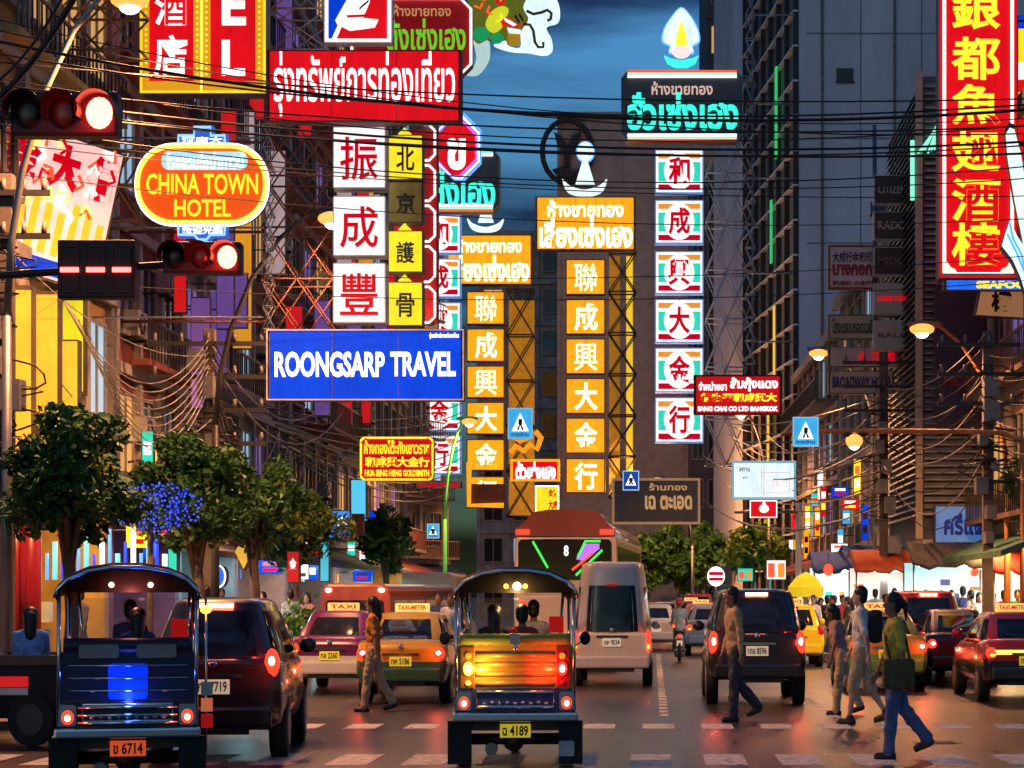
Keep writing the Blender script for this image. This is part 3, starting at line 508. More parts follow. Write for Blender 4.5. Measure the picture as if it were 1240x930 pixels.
def shophouse(name, label, pos, rz, wd, dp, h, storeys, bays, wall, shop='white', balcony=True, bdep=1, lit=.2, sh=3.6, win=True, style=0, seed=1, parapet=True, cat='building', fins=False):
    r = random.Random(seed); t = thing(name, label, cat, pos, rz)
    MB().box(-wd / 2, wd / 2, 0, dp, sh if shop else 0, h).build('wall', wall, t)
    if shop:
        b = MB().box(-wd / 2, -wd / 2 + .35, 0, dp, 0, sh); b.box(wd / 2 - .35, wd / 2, 0, dp, 0, sh); b.box(-wd / 2 + .35, wd / 2 - .35, 2.6, dp, 0, sh); b.build('ground_storey', wall, t)
        n = max(2, int(wd / 2.2)); s = MB().use(SHOPL[shop]).box(-wd / 2 + .36, wd / 2 - .36, 2.45, 2.59, .1, sh - .1)
        s.use(W_FR)
        for k in range(n + 1): x = -wd / 2 + .4 + k * (wd - .8) / n; s.box(x - .05, x + .05, 2.3, 2.44, .0, sh)
        s.build('lit_shopfront', None, t)
        for k in range(int(wd * 1.3)):
            g = MB().use(r.choice(GOODS)); x = r.uniform(-wd / 2 + .5, wd / 2 - .8); z = r.choice((.1, .7, 1.3, 1.9, 2.4)); y = r.uniform(.5, 1.8)
            g.box(x, x + r.uniform(.15, .5), y, y + .3, z, z + r.uniform(.15, .5)); g.build('goods_box', None, t)
        l = bpy.data.lights.new('shop_light', 'AREA'); l.shape = 'RECTANGLE'; l.size = wd * .8; l.size_y = .5; l.energy = 30 * wd; l.color = dict(white=(1, .93, .85), teal=(.4, .9, 1), amber=(1, .6, .2), blue=(.25, .4, 1), red=(1, .2, .15))[shop]
        o = bpy.data.objects.new('shop_light', l); col.objects.link(o); o.parent = t; o.location = (0, -.7, sh - .5)
        aw = AWN[seed % 4]; MB().prism_x([(0, sh + .1), (-1.9, sh - .65), (-1.9, sh - .8), (0, sh - .05)], -wd / 2 + .1, wd / 2 - .1).build('awning', aw, t)
    b = MB(); n = bays
    for k in range(n + 1): x = -wd / 2 + .14 + k * (wd - .28) / n; b.box(x - .14, x + .14, -.16, -.002, sh + .1 if shop else 0, h + .2)
    z0 = sh + .2 if shop else .5; fh = (h - z0) / max(1, storeys)
    for k in range(storeys + 1): b.box(-wd / 2, wd / 2, -.26, -.161, z0 + k * fh - .12, z0 + k * fh + .12)
    b.box(-wd / 2 - .1, wd / 2 + .1, -.5, -.27, h - .25, h + .15); b.build('trim', TRIM if style % 2 == 0 else wall, t)
    if parapet: MB().box(-wd / 2, wd / 2, .05, .25, h + .001, h + .9).build('parapet', wall, t)
    if win:
        for k in range(storeys):
            for j in range(bays):
                bw = (wd - .28) / n; x = -wd / 2 + .14 + (j + .5) * bw; zz = z0 + k * fh
                w_, hh = bw * .30, fh * .55
                m = W_DK if r.random() > lit else r.choice((W_WARM, W_WARM, W_COOL, W_VIO))
                q = MB().use(m).box(x - w_, x + w_, -.03, -.004, zz + fh * .28, zz + fh * .28 + hh)
                q.use(W_FR).box(x - w_ - .07, x - w_, -.1, -.004, zz + fh * .25, zz + fh * .28 + hh + .07).box(x + w_, x + w_ + .07, -.1, -.004, zz + fh * .25, zz + fh * .28 + hh + .07)
                q.box(x - .03, x + .03, -.08, -.031, zz + fh * .28, zz + fh * .28 + hh).box(x - w_, x + w_, -.1, -.004, zz + fh * .28 + hh, zz + fh * .28 + hh + .07).box(x - w_ - .1, x + w_ + .1, -.2, -.004, zz + fh * .28 - .1, zz + fh * .28)
                q.build('window', None, t)
    if balcony:
        for k in range(storeys):
            if r.random() < .3: continue
            zz = z0 + k * fh + .13; a = -wd / 2 + r.uniform(.2, 1.2); e = wd / 2 - r.uniform(.2, 1.2); o = r.uniform(.8, 1.4) * bdep
            q = MB().use(wall).box(a, e, -o, -.27, zz, zz + .14); q.use(DARKST if r.random() < .6 else RUST)
            q.box(a, e, -o, -o + .05, zz + 1.0, zz + 1.07)
            m_ = int((e - a) / .28)
            for i in range(m_ + 1): x = a + .03 + i * (e - a - .06) / m_; q.box(x - .018, x + .018, -o + .01, -o + .045, zz + .14, zz + 1.0)
            q.build('balcony', None, t)
    return t
LX = -12.2
def left(name, lb, y0, y1, **k): return shophouse(name, lb, (LX, (y0 + y1) / 2, .14), R(90), y1 - y0 - .04, 12, **k)
left('gold_shop_building', 'ochre gold shop building with yellow light panels at the street corner', 36, 44.5, h=23, storeys=5, bays=4, wall=WALLS['gold'], shop='amber', lit=.45, seed=4, sh=4.6, bdep=.42)
left('shophouse', 'oxblood shophouse next to the ochre gold shop', 44.5, 51, h=20, storeys=5, bays=3, wall=WALLS['red'], shop='blue', seed=5, lit=.3, bdep=.5)
left('shophouse', 'mauve grey shophouse with deep balconies behind the oval hotel sign', 51, 58, h=24, storeys=6, bays=3, wall=WALLS['mauve'], shop='teal', seed=6, lit=.3)
left('shophouse', 'brown stucco shophouse behind the scaffold of the red boards', 58, 66, h=25, storeys=6, bays=4, wall=WALLS['brown'], shop='white', seed=7)
left('shophouse', 'tall oxblood shophouse beyond the brown stucco one', 66, 76, h=29, storeys=7, bays=4, wall=WALLS['red'], shop='teal', seed=8)
left('shophouse', 'sooty grey shophouse above the cyan banner', 76, 86, h=24, storeys=6, bays=4, wall=WALLS['grey'], shop='white', seed=9)
left('shophouse', 'cream plaster shophouse near the far left bend', 86, 97, h=26, storeys=6, bays=4, wall=WALLS['tan'], shop='amber', seed=10)
shophouse('shophouse', 'brown corner shophouse where the street bends away', (-15.5, 106, .14), R(68), 19, 12, 24, 6, 6, WALLS['brown'], shop='white', seed=11)
shophouse('apartment_block', 'dark grey louvred block behind the smaller orange sign', (-10.6, 162, 0), 0, 7.5, 14, 31, 9, 3, WALLS['grey'], shop=None, balcony=False, lit=.1, seed=12, style=1)
t = shophouse('office_tower', 'broad umber concrete tower with a round sprout emblem closing the street', (-1.3, 150, 0), 0, 11.8, 20, 38.4, 1, 5, WALLS['umber'], shop=None, balcony=False, win=False, seed=13, style=1, parapet=False)
EMB = mat('dark emblem paint', (.045, .03, .03), .6); k = 150 / F; ex, ez = GX(687, 150) + 1.3, 2 + (722 - 185) * k
MB().tube([(ex + 30 * k * math.cos(a / 20 * 2 * math.pi), -.45, ez + 38 * k * math.sin(a / 20 * 2 * math.pi)) for a in range(20)], .2, 6, True).build('round_emblem', EMB, t)
MB().prism([(ex + a * k, ez + b * k) for a, b in ((-16, 24), (-4, 16), (0, 6), (6, 18), (18, 26), (12, 8), (4, -4), (4, -18), (-4, -18), (-4, 0), (-12, 8))], -.5, -.2).build('sprout_emblem', EMB, t)
MB().prism([(ex + a * k, ez + b * k) for a, b in ((-18, -22), (-6, -18), (8, -24), (20, -18), (16, -26), (0, -32), (-12, -30))], -.5, -.2).build('sprout_emblem', EMB, t)
shophouse('office_tower', 'narrow blue grey block beside the umber tower', (4.0, 149, 0), 0, 2.6, 14, 33, 9, 2, WALLS['dark'], shop=None, balcony=False, lit=.05, seed=14, style=1)
t = shophouse('office_tower', 'black glass tower rising behind the teal sign', (7.2, 158, 0), 0, 6.0, 20, 60, 15, 3, WALLS['dark'], shop=None, balcony=False, lit=.03, seed=15, style=1)
q = MB().use(glow('icy blue lit window', (.15, .5, .85), 1))
for a, b, c, e in ((881, 58, 892, 82), (894, 58, 901, 82), (909, 58, 917, 72), (909, 76, 917, 92)):
    p0 = P(a, c, 157.6) if 0 else P(a, e, 157.6); p1 = P(c, b, 157.6); q.box(p0.x - 7.2, p1.x - 7.2, -.4, -.27, p0.z, p1.z)
q.build('lit_window_strip', None, t)
# louvred tower with blind side wall, right
t = thing('blind_wall_tower', 'massive grey tower with a blind stained wall and a finned street front', 'building', (7.7, 104, 0))
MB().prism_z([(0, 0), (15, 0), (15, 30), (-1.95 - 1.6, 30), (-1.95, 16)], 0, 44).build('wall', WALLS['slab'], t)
fa = Vector((0, 0, 0)); fb = Vector((-1.95, 16, 0)); u = (fb - fa).normalized(); nrm = Vector((-u.y, u.x, 0)); nrm = nrm if nrm.x < 0 else -nrm
FIN = mat('pale aluminium fin', (.85, .83, .80), .5, .0, var=.15); DPAN = mat('dark ribbed cladding', (.17, .15, .13), .6, .1, var=.35, scale=.6, stretch=(8, 8, .3))
def fpoly(b, s0, s1, z0, z1, o0, o1):
    n = b.add([fa + u * s + nrm * o + Vector((0, 0, z)) for z in (z0, z1) for s, o in ((s0, o0), (s1, o0), (s1, o1), (s0, o1))])
    for q_ in ((0, 1, 2, 3), (7, 6, 5, 4), (0, 4, 5, 1), (1, 5, 6, 2), (2, 6, 7, 3), (3, 7, 4, 0)): b.face([n + i for i in q_])
b = MB(); fpoly(b, .1, 16, 2, 44, .003, .05); b.build('cladding', DPAN, t)
b = MB()
for k in range(22): fpoly(b, .02, 16.1, 3.4 + k * 1.83, 3.5 + k * 1.83, .051, .32)
b.build('fins', FIN, t)
b = MB()
for s_ in (.1, 2.6, 5, 7.4, 9.8, 12.2, 14.6, 16): fpoly(b, s_ - .07, s_ + .07, 2, 44, .0505, .3)
b.build('mullions', DARKST, t)
b = MB()
for (s_, z0, z1) in ((6, 20.5, 24), (4.5, 26, 31)): fpoly(b, s_, s_ + .4, z0, z1, .31, .4)
b.build('green_light_strip', glow('green light strip', (.03, .5, .15), .9), t)
b = MB(); 
for s_, z0, z1 in ((5.2, 12.5, 18), (7, 9, 13)): fpoly(b, s_, s_ + .35, z0, z1, .31, .38)
b.build('amber_light_strip', glow('amber light strip', (.9, .5, .05), .9), t)
b = MB()
for k in range(7): b.box(.4, 15, -.03, -.001, 4 + k * 5.5, 4.06 + k * 5.5)
for x in (3.2, 6.4, 9.6): b.box(x, x + .05, -.035, -.031, 0, 44)
b.build('wall_joints', mat('dark wall joint', (.22, .22, .23), .9), t)
for k, (x, z0, z1) in enumerate(((1.2, 3, 44), (5.0, 12, 44), (8.4, 8, 30), (12.2, 10, 44))): MB().tube([(x, -.1, z0), (x, -.1, z1)], .07, 6).build('drain_pipe', mat('rusty drain pipe', (.22, .18, .16), .6, var=.4), t)
for k, (x, z) in enumerate(((2.2, 15.5), (4.2, 22), (7.2, 17), (7.2, 24.5), (10.6, 20), (10.8, 27), (2.4, 29))): MB().box(x - .45, x + .45, -.04, -.002, z, z + .7).box(x - .5, x + .5, -.12, -.041, z - .08, z).build('wall_vent', mat('dark wall vent', (.08, .08, .085), .7), t)
# low right-hand shophouses
def right(name, lb, x0, y0, x1, y1, **k):
    a = math.atan2(y1 - y0, x1 - x0); ln = math.hypot(x1 - x0, y1 - y0)
    return shophouse(name, lb, ((x0 + x1) / 2, (y0 + y1) / 2, .14), a + math.pi, ln - .04, 11, **k)
right('shophouse', 'cream pilastered shophouse below the blind grey wall', 8.45, 69, 8.1, 84, h=14.2, storeys=3, bays=6, wall=WALLS['tan'], shop='white', seed=21, lit=.25, balcony=False)
right('shophouse', 'old brown shophouse at the foot of the finned tower', 8.1, 84, 7.75, 103.6, h=13.2, storeys=3, bays=7, wall=WALLS['brown'], shop='teal', seed=22, lit=.25)
t = thing('louvred_building', 'building wrapped in grey metal louvres behind the violet billboard', 'building', (8.2, 60, .14))
MB().box(0, 9, 0, 8.6, 3.6, 17.6).build('wall', WALLS['dark'], t)
MB().box(0, .5, 0, 8.6, 0, 3.59).box(.5, 9, 5.5, 8.6, 0, 3.59).box(4, 4.4, .01, 5.4, 0, 3.59).build('ground_storey', WALLS['tan'], t)
LOU = mat('grey metal louvre', (.42, .42, .43), .4, .5, var=.25)
b = MB()
for k in range(62): z = 4.3 + k * .212; b.prism_x([(-.02, z + .12), (-.16, z), (-.16, z + .03), (-.02, z + .15)], .02, 3.0)
b.build('front_louvres', LOU, t)
b = MB()
for k in range(62): z = 4.3 + k * .212; b.prism([(-.02, z + .12), (-.16, z), (-.16, z + .03), (-.02, z + .15)], .02, 8.5)
b.build('side_louvres', LOU, t)
b = MB().box(-.25, -.05, -.25, -.05, 3.6, 17.7).box(3.0, 3.2, -.25, -.02, 3.6, 17.7).build('corner_post', mat('amber lit post', (.5, .4, .28), .5), t)  # posts in one plain tan colour
b = MB()
for k in range(8): b.bar((-.2 + k * .1, -.3, 15.2 + (k % 3) * .05), (.75, -.3, 16.5 + k * .16), .03)
b.build('mint_light_bars', N_GREEN, t); MB().box(-.42, -.3, -.3, -.2, 13.8, 15.6).build('mint_light_bar', N_GREEN, t)
shophouse('shophouse', 'dim shophouse behind the lamp post at the right frame edge', (10.2, 53.4, .14), R(-90), 12.6, 10, 15, 3, 4, WALLS['brown'], shop='amber', seed=24, lit=.4)

# ---------------------------------------------------------------- lattice frames that carry the signs
def truss(lb, rect, d, dep, m, cells, rows=1, r=.04, group='lattice frames carrying the signs', arms=None):
    r = r * .62
    x0, y0, x1, y1 = rect; a = P(x0, y1, d); e = P(x1, y0, d); t = thing('sign_lattice', lb, 'lattice frame', ((a.x + e.x) / 2, d, a.z), 0, group)
    wd, ht = (e.x - a.x) / 2, e.z - a.z; b = MB(); g = MB()
    for y in (0, dep):
        for x in (-wd, wd): b.bar((x, y, 0), (x, y, ht), r * 1.3)
        for k in range(cells):
            z0, z1 = ht * k / cells, ht * (k + 1) / cells; g.bar((-wd, y, z0), (wd, y, z0), r)
            for i in range(rows):
                xa, xb = -wd + 2 * wd * i / rows, -wd + 2 * wd * (i + 1) / rows
                g.bar((xa, y, z0), (xb, y, z1), r * .8); g.bar((xb, y, z0), (xa, y, z1), r * .8)
        g.bar((-wd, y, ht), (wd, y, ht), r)
    for k in range(cells + 1):
        for x in (-wd, wd): g.bar((x, 0, ht * k / cells), (x, dep, ht * k / cells), r * .8)
    g.build('bracing', m, t)
    if arms is not None:
        q = MB()
        for f in (.06, .5, .94):
            q = MB(); q.bar((wd if arms > a.x else -wd, dep / 2, ht * f), (arms - (a.x + e.x) / 2, dep / 2, ht * f), r * 1.4); q.build('wall_arm', m, t)
    return t
YLS = mat('yellow lit steel', (.35, .22, .05), .5, .3, var=.4); YPAN = mat('dull gold glow', (.4, .25, .04), .6, emit=(.30, .15, .012), es=.45, var=.35)  # gold backing glows to imitate yellow light on the lattice frames
truss('dark red lattice frame behind the white character boxes', (316, 150, 402, 400), 44.6, 1.2, RUST, 4, 2, arms=LX)
truss('pale lattice strip between the white and yellow boxes', (318, 150, 330, 398), 42.8, .3, PALEST, 9, 1, .025, arms=LX)
truss('mauve lattice frame behind the pen logo sign', (328, -40, 398, 60), 47, 1, PALEST, 2, 1, arms=LX)
truss('orange lattice frame left of the oval hotel sign', (105, 172, 168, 268), 42.8, .8, ORST, 1, 1, .055, arms=LX)
truss('orange lattice frame left of the tall hotel sign', (74, -40, 168, 60), 40, .8, ORST, 2, 2, .05, arms=LX)
truss('grey lattice frame right of the striped boxes', (855, 92, 905, 562), 103.4, 2, PALEST, 8, 2, .06, arms=7.4)
truss('slim grey lattice mast by the finned tower', (903, -10, 915, 440), 103.8, .4, PALEST, 16, 1, .05, arms=7.5)
t = truss('yellow lit lattice frame right of the centre orange stack', (737, 303, 770, 602), 117.5, 1.2, DARKST, 6, 1, .08)
for a, e in ((737, 750), (758, 766)): MB().box((a - 753.5) * 117.5 / F, (e - 753.5) * 117.5 / F, 1.3, 1.5, 0, 14.5).build('glow_backing', YPAN if a == 737 else glow('bright gold glow', (.85, .55, .03), .9), t)
t = truss('yellow lit lattice frame behind the smaller orange stack', (613, 350, 646, 625), 126.5, 1.2, DARKST, 5, 1, .08)
MB().box(-.8, .85, 1.3, 1.5, 0, 14).build('glow_backing', YPAN, t)
truss('dark lattice frame behind the huge red restaurant sign', (1140, 0, 1228, 340), 53.2, .8, DARKST, 5, 2, .04, arms=10.2)
truss('steel column with rungs behind the watch boards', (1101, 190, 1106, 500), 65.2, .3, STEEL, 20, 1, .02)
for px in (1061,): pass
t = thing('board_post', 'thin steel post holding the watch boards and hotel boards', 'post', (GX(1059, 65.8), 65.8, .14)); MB().tube([(0, 0, 0), (0, 0, 17.5)], .07, 8).build('pole', STEEL, t); b = MB()
for y in (300, 345, 385, 408, 425, 440, 452, 475): b.bar((-1.55, -.25, 2 + (722 - y) * 65.8 / F - .14), (1.4, -.25, 2 + (722 - y) * 65.8 / F - .14), .025)
b.build('cross_rails', STEEL, t)
# ---------------------------------------------------------------- street lamps
SODIUM = mat('lit sodium lamp lens', (1, .5, .2), .3, 0, (1, .38, .07), 1.3, var=0, samp=False)
LAMPW = mat('lit pale lamp lens', (1, .9, .7), .3, 0, (1, .85, .6), 14, var=0, samp=False)
def spot(name, t, p, e, colr=(1, .42, .16), size=165, rad=.12, tgt=None):
    l = bpy.data.lights.new(name, 'SPOT' if size < 180 else 'POINT'); l.energy = e; l.color = colr; l.shadow_soft_size = rad
    if size < 180: l.spot_size = R(size); l.spot_blend = .6
    l.shadow_soft_size = rad
    o = bpy.data.objects.new(name, l); col.objects.link(o); o.parent = t; o.location = p
    if tgt: o.rotation_euler = Vector(tgt).to_track_quat('-Z', 'Y').to_euler()
    return o
def street_lamp(lb, base, lamp, e, m=STEEL, group='street lamps along the road', colr=(1, .42, .16), lens=SODIUM, size=165):
    t = thing('street_lamp', lb, 'street lamp', base, 0, group); v = Vector(lamp) - Vector(base)
    MB().tube([(0, 0, 0), (0, 0, v.z * .55)], .11, 8, r1=.075).build('pole', m, t)
    pts = [(0, 0, v.z * .55)] + [(v.x * f ** 1.7, v.y * f ** 1.7, v.z * (.55 + .47 * (1 - (1 - f) ** 1.6))) for f in (.15, .3, .5, .7, .85)] + [(v.x * .9, v.y * .9, v.z * 1.012)]
    MB().tube(pts, .065, 8, r1=.045).build('arm', m, t)
    a = 1 if v.x > 0 else -1
    hd = MB().loft([[(v.x + a * s_, v.y + w_ * math.cos(q_), v.z + .06 + h_ * math.sin(q_)) for q_ in [2 * math.pi * k / 10 for k in range(10)]] for s_, w_, h_ in ((-.55, .06, .05), (-.4, .12, .09), (0, .17, .11), (.3, .13, .08), (.38, .04, .03))]).build('lamp_head', m, t)
    MB().ball((v.x, v.y, v.z - .06), (.33, .24, .17), 14, 8).build('lens', lens, hd); MB().ball((v.x, v.y, v.z - .15), (.19, .16, .16), 12, 8).build('bulb', mat('hot sodium bulb', (1, .9, .7), .3, 0, (1, .8, .5), 9, var=0, samp=False), hd)
    spot('lamp_light', t, (v.x, v.y, v.z - .36), e, colr, size, tgt=(-a * .0, 0, -1)); return t
street_lamp('street lamp over the corner, lit head just below the frame top', (-10.75, 33, .14), (-8.7, 33, 12.0), 6500)
street_lamp('street lamp on the cabled pole, head beside the white boxes', (-9.75, 44.2, .14), (-7.1, 44, 10.45), 2600, DARKST)
street_lamp('tall street lamp curving in from the right pavement, lit orange', (9.4, 52.5, .14), (7.1, 52.2, 9.1), 2400, ORST)
street_lamp('street lamp in front of the hotel boards, warm white head', (8.0, 68, .14), (5.7, 68, 10.4), 3000, STEEL)
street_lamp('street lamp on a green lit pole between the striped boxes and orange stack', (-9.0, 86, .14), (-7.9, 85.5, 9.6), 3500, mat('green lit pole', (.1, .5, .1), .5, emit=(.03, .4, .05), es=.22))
street_lamp('far street lamp under the red white lettered shop sign', (5.6, 95, .14), (4.25, 95, 10.8), 3500)
street_lamp('farthest street lamp, glowing over the dark trees', (2.4, 118, .14), (.3, 118, 9), 5000, size=180)
t = thing('sign_gantry', 'orange lit horizontal arm with a lamp carrying the blue crossing sign', 'sign gantry', (9.25, 49.4, .14))
MB().tube([(0, 0, 0), (0, 0, 5.8)], .09, 8).build('pole', ORST, t); MB().tube([(0, 0, 5.75), (-.6, 0, 5.93), (-1.5, 0, 5.97), (-5.8, 0, 5.98)], .06, 8).build('arm', ORST, t)
hd = MB().box(-4.5, -3.95, -.12, .12, 5.82, 5.92).build('lamp_head', DARKST, t, bevel=.02); MB().ball((-4.22, 0, 5.74), (.22, .22, .2), 12, 6).build('lens', SODIUM, hd); MB().ball((-4.22, 0, 5.66), (.15, .15, .16), 12, 6).build('bulb', mat('hot sodium bulb', (1, .9, .7)), hd); spot('lamp_light', t, (-4.22, 0, 5.46), 1000)
t = thing('wall_lamp', 'slanted orange wall lamp glowing between the two left tree crowns', 'wall lamp', P(183, 558, 46)); MB().bar((-1.0, 0, -.1), (0, 0, .05), .03).build('arm', DARKST, t); MB().tube([(-.05, 0, -.2), (.1, 0, .25)], .1, 8).build('lens', SODIUM, t); spot('lamp_light', t, (.15, -.1, -.3), 1800, tgt=(.4, -.2, -1))
# traffic lights on arms
LR = mat('lit red signal lens', (1, .1, .05), .3, 0, (1, .10, .06), 12, var=0, samp=True); LO = mat('dark signal lens', (.035, .015, .01), .25, var=0)
def signal(lb, rect, d, lit):
    x0, y0, x1, y1 = rect; s = d / F; t = thing('traffic_light', lb, 'traffic light', P((x0 + x1) / 2, y1, d), 0, 'horizontal traffic lights'); wd, ht = (x1 - x0) * s, (y1 - y0) * s
    MB().box(-wd / 2, wd / 2, 0, .28, 0, ht).build('housing', mat('dark maroon signal housing', (.03, .01, .012), .5), t, bevel=.04)
    for k in range(3):
        x = -wd / 2 + wd * (k + .5) / 3 * 1.0; rr_ = ht * .40
        v = MB(); v.loft([[(x + rr_ * 1.1 * math.cos(a), y, ht / 2 + rr_ * 1.1 * math.sin(a)) for a in [R(-20 + 220 * i / 12) for i in range(13)]] for y in (-.002, -.26)], cap=False, closed=False); v.build('visor', BLACKP, t)
        if k == lit:
            q = bpy.data.lights.new('signal_glow', 'POINT'); q.energy = 22; q.color = (1, .02, .01); q.shadow_soft_size = .06; qo = bpy.data.objects.new('signal_glow', q); col.objects.link(qo); qo.parent = t; qo.location = (x - .12, -.42, ht / 2)
        MB().ball((x, -.005, ht / 2), (rr_ * .9 * .84, .05, rr_ * .9), 18, 8).build('lens', LR if k == lit else LO, t)
    return t
signal('red traffic light high in the top corner above the countdown box', (12, 110, 142, 164), 25.2, 2)
signal('red traffic light below the oval hotel sign', (196, 292, 291, 331), 27.5, 2)
t = thing('countdown_timer', 'dark countdown box showing three red dashes', 'countdown timer', P(116, 361, 27.4)); s = 27.4 / F
MB().box(-47 * s, 47 * s, 0, .25, 0, 71 * s).build('housing', mat('dark maroon signal housing', (.03, .01, .012), .5), t, bevel=.03)
for k in (-1, 0, 1):
    q = MB().box(k * 31.5 * s - 11 * s, k * 31.5 * s + 11 * s, -.03, -.002, 34 * s - .03, 34 * s + .035).build('lit_segment', mat('lit red segment', (1, .1, .1), .3, 0, (1, .10, .09), 5, var=0), t)
    b = MB(); c = k * 31.5 * s
    for z0, z1 in ((9, 30), (39, 61)): b.box(c - 11.5 * s, c - 10 * s, -.02, -.002, z0 * s, z1 * s).box(c + 10 * s, c + 11.5 * s, -.02, -.002, z0 * s, z1 * s)
    b.box(c - 9 * s, c + 9 * s, -.02, -.002, 7 * s, 8.5 * s).box(c - 9 * s, c + 9 * s, -.02, -.002, 62 * s, 63.5 * s); b.build('unlit_segment', mat('unlit segment', (.07, .02, .02), .5), t)
t = thing('signal_mast', 'dark signal mast with a long arm holding the countdown box and lower red light', 'signal mast', (-11.6, 27.75, .14)); MB().tube([(0, 0, 0), (0, 0, 8.9)], .13, 10, r1=.09).build('pole', DARKST, t)
za = 2 + (722 - 326) * 27.75 / F - .14; MB().tube([(0, 0, za - .25), (3.8, 0, za), (5.85, 0, za + .12)], .055, 8).build('arm', DARKST, t)
t = thing('signal_mast', 'dark signal mast at the frame edge holding the upper red light', 'signal mast', (-10.6, 25.6, .14)); MB().tube([(0, 0, 0), (0, 0, 9.2)], .12, 10, r1=.09).build('pole', DARKST, t); za = 2 + (722 - 137) * 25.6 / F - .14; MB().tube([(0, 0, za - .1), (3.75, 0, za)], .06, 8).build('arm', DARKST, t)
# utility poles and cables
def pole(lb, x, y, h, n, seed, arm=1.3):
    r = random.Random(seed); t = thing('utility_pole', lb, 'utility pole', (x, y, .14), 0); MB().box(-.13, .13, -.11, .11, 0, h).build('pole', mat('dark stained concrete pole', (.13, .10, .09), .85, var=.35, scale=2), t, bevel=.02)
    for k in range(n):
        z = h - .4 - k * .75; MB().box(-arm, arm, -.2, -.12, z, z + .1).build('crossarm', DARKST, t)
        for j in range(5): MB().cyl((-arm + .1 + j * (2 * arm - .2) / 4, -.16, z + .2), .05, .2, 'z', 8, .035).build('insulator', mat('brown glazed insulator', (.2, .16, .14), .4), t)
    b = MB()
    for k in range(7): s_ = r.uniform(.15, .4); z = 3.2 + k * .62; x_ = r.uniform(-.4, .1); b = MB().box(x_, x_ + s_, -.5, -.112, z, z + s_ * 1.4); b.build('junction_box', mat('grey junction box', (.2, .19, .18), .5, .2, var=.3), t); b = MB()
    for k in range(8):
        z = r.uniform(4, h - 1); b.tube([(r.uniform(-.5, .5) + .35 * math.cos(a), -.35 + r.uniform(-.05, .05), z + .3 * math.sin(a)) for a in [2 * math.pi * i / 12 for i in range(12)]], .02, 5, True)
    b.build('cable_coil', CABLEM, t); return t
pole('concrete utility pole with tangled pale cables behind the left tree crowns', GX(254, 44.8), 44.8, 7.9, 4, 1)
pole('concrete utility pole crowded with cables before the hotel boards', GX(1070, 62), 62, 9.5, 3, 2)
pole('utility pole near the right frame edge with hanging coils', GX(1196, 50.5), 50.5, 8.6, 3, 3)
pole('thin utility pole against the gold shopfront', GX(8, 34.5), 34.5, 9.2, 2, 4, .8)
def cable(a, b, sag, r, m, group, lb, seg=14):
    a, b = Vector(a), Vector(b); pts = [a.lerp(b, k / seg) - Vector((0, 0, sag * 4 * (k / seg) * (1 - k / seg))) for k in range(seg + 1)]
    return tag(MB().tube(pts, r * .75, 5).build('overhead_cable', m), lb, 'cable', group)
rc = random.Random(3)
G1, B1 = 'thin black cables crossing above the street', 'thin black cable strung across the whole street in front of the signs'
for (ya, yb, d, rad) in ((38, 128, 30, .035), (55, 122, 31, .022), (70, 118, 33, .02), (84, 146, 32, .016), (96, 150, 31, .02), (108, 168, 33, .03), (118, 172, 30, .018), (126, 184, 34, .03), (140, 196, 32, .016), (150, 212, 36, .016), (24, 160, 34, .018), (10, 140, 36, .016), (165, 236, 35, .013), (200, 262, 36, .013), (310, 305, 37, .012), (330, 335, 37, .012)):
    a = P(-60, ya, d); b = P(1300, yb, d + rc.uniform(0, 3)); cable(a, b, rc.uniform(.1, .5) + abs(yb - ya) * .004, rad, CABLEM, G1, B1)
cable(P(-30, 140, 27), P(120, -60, 27), .3, .06, CABLEM, 'thick black service cables', 'thick black service cable slanting up past the top corner traffic light'); cable(P(-20, 110, 28), P(95, -40, 28), .25, .03, CABLEM, 'slanting wires', 'thinner slanting wire beside the thick service cable')
G2, B2 = 'pale cable loops on the left pavement', 'pale drooping cable lit by the signs, slung to the pole behind the tree crowns'
for k in range(9): cable(P(70 + k * 5, 352 + k * 7, 38 + k * .3), P(252, 412 + k * 7.5, 44.4), 1.35 + .06 * k, .018, CABLELIT, G2, B2)
cable(P(60, 445, 38), P(256, 508, 44.4), 1.0, .022, CABLELIT, G2, B2); cable(P(10, 300, 36), P(250, 430, 44.4), .6, .016, CABLELIT, G2, B2)
for k in range(10): cable(P(258, 412 + k * 8, 44.4), P(rc.uniform(330, 420), 470 + k * 10, 58), 1.0 + .12 * k, .02, CABLELIT if k % 2 else CABLEM, 'cables leaving the left pole', 'cable running on along the shopfronts beyond the left concrete pole')
G3, B3 = 'sagging cables on the right pavement', 'dark cable sagging between the poles on the right pavement'
for k in range(14): cable(P(1071 + rc.uniform(-10, 10), 470 + k * 9, 61.7), P(1198 + rc.uniform(-12, 10), 405 + k * 12, 50.2), .5 + .08 * rc.random() * k, .022, CABLEM if k % 3 else CABLELIT, G3, B3)
for k in range(16): cable(P(1068 + rc.uniform(-10, 8), 480 + k * 9, 61.8), P(rc.uniform(850, 930), 500 + k * 7 + rc.uniform(-10, 20), 99), .5 + rc.random() * 1.0, .035, CABLEM if k % 3 else CABLELIT, 'cables running down the right side', 'dark cable running from the hotel board pole towards the finned tower')
for k in range(6): cable(P(1198, 430 + k * 25, 50.2), P(1300, 380 + k * 38, 44), .4, .025, CABLEM, 'cables leaving the frame', 'dark cable leaving the frame at the right edge pole')
for k in range(10): cable(P(322 + k * 4, 494 + k * 7, 58), P(560, 488 + k * 11, 105), .6 + .05 * k, .035, CABLEM, 'cables under the blue travel board', 'dark cable running away beneath the blue travel board')
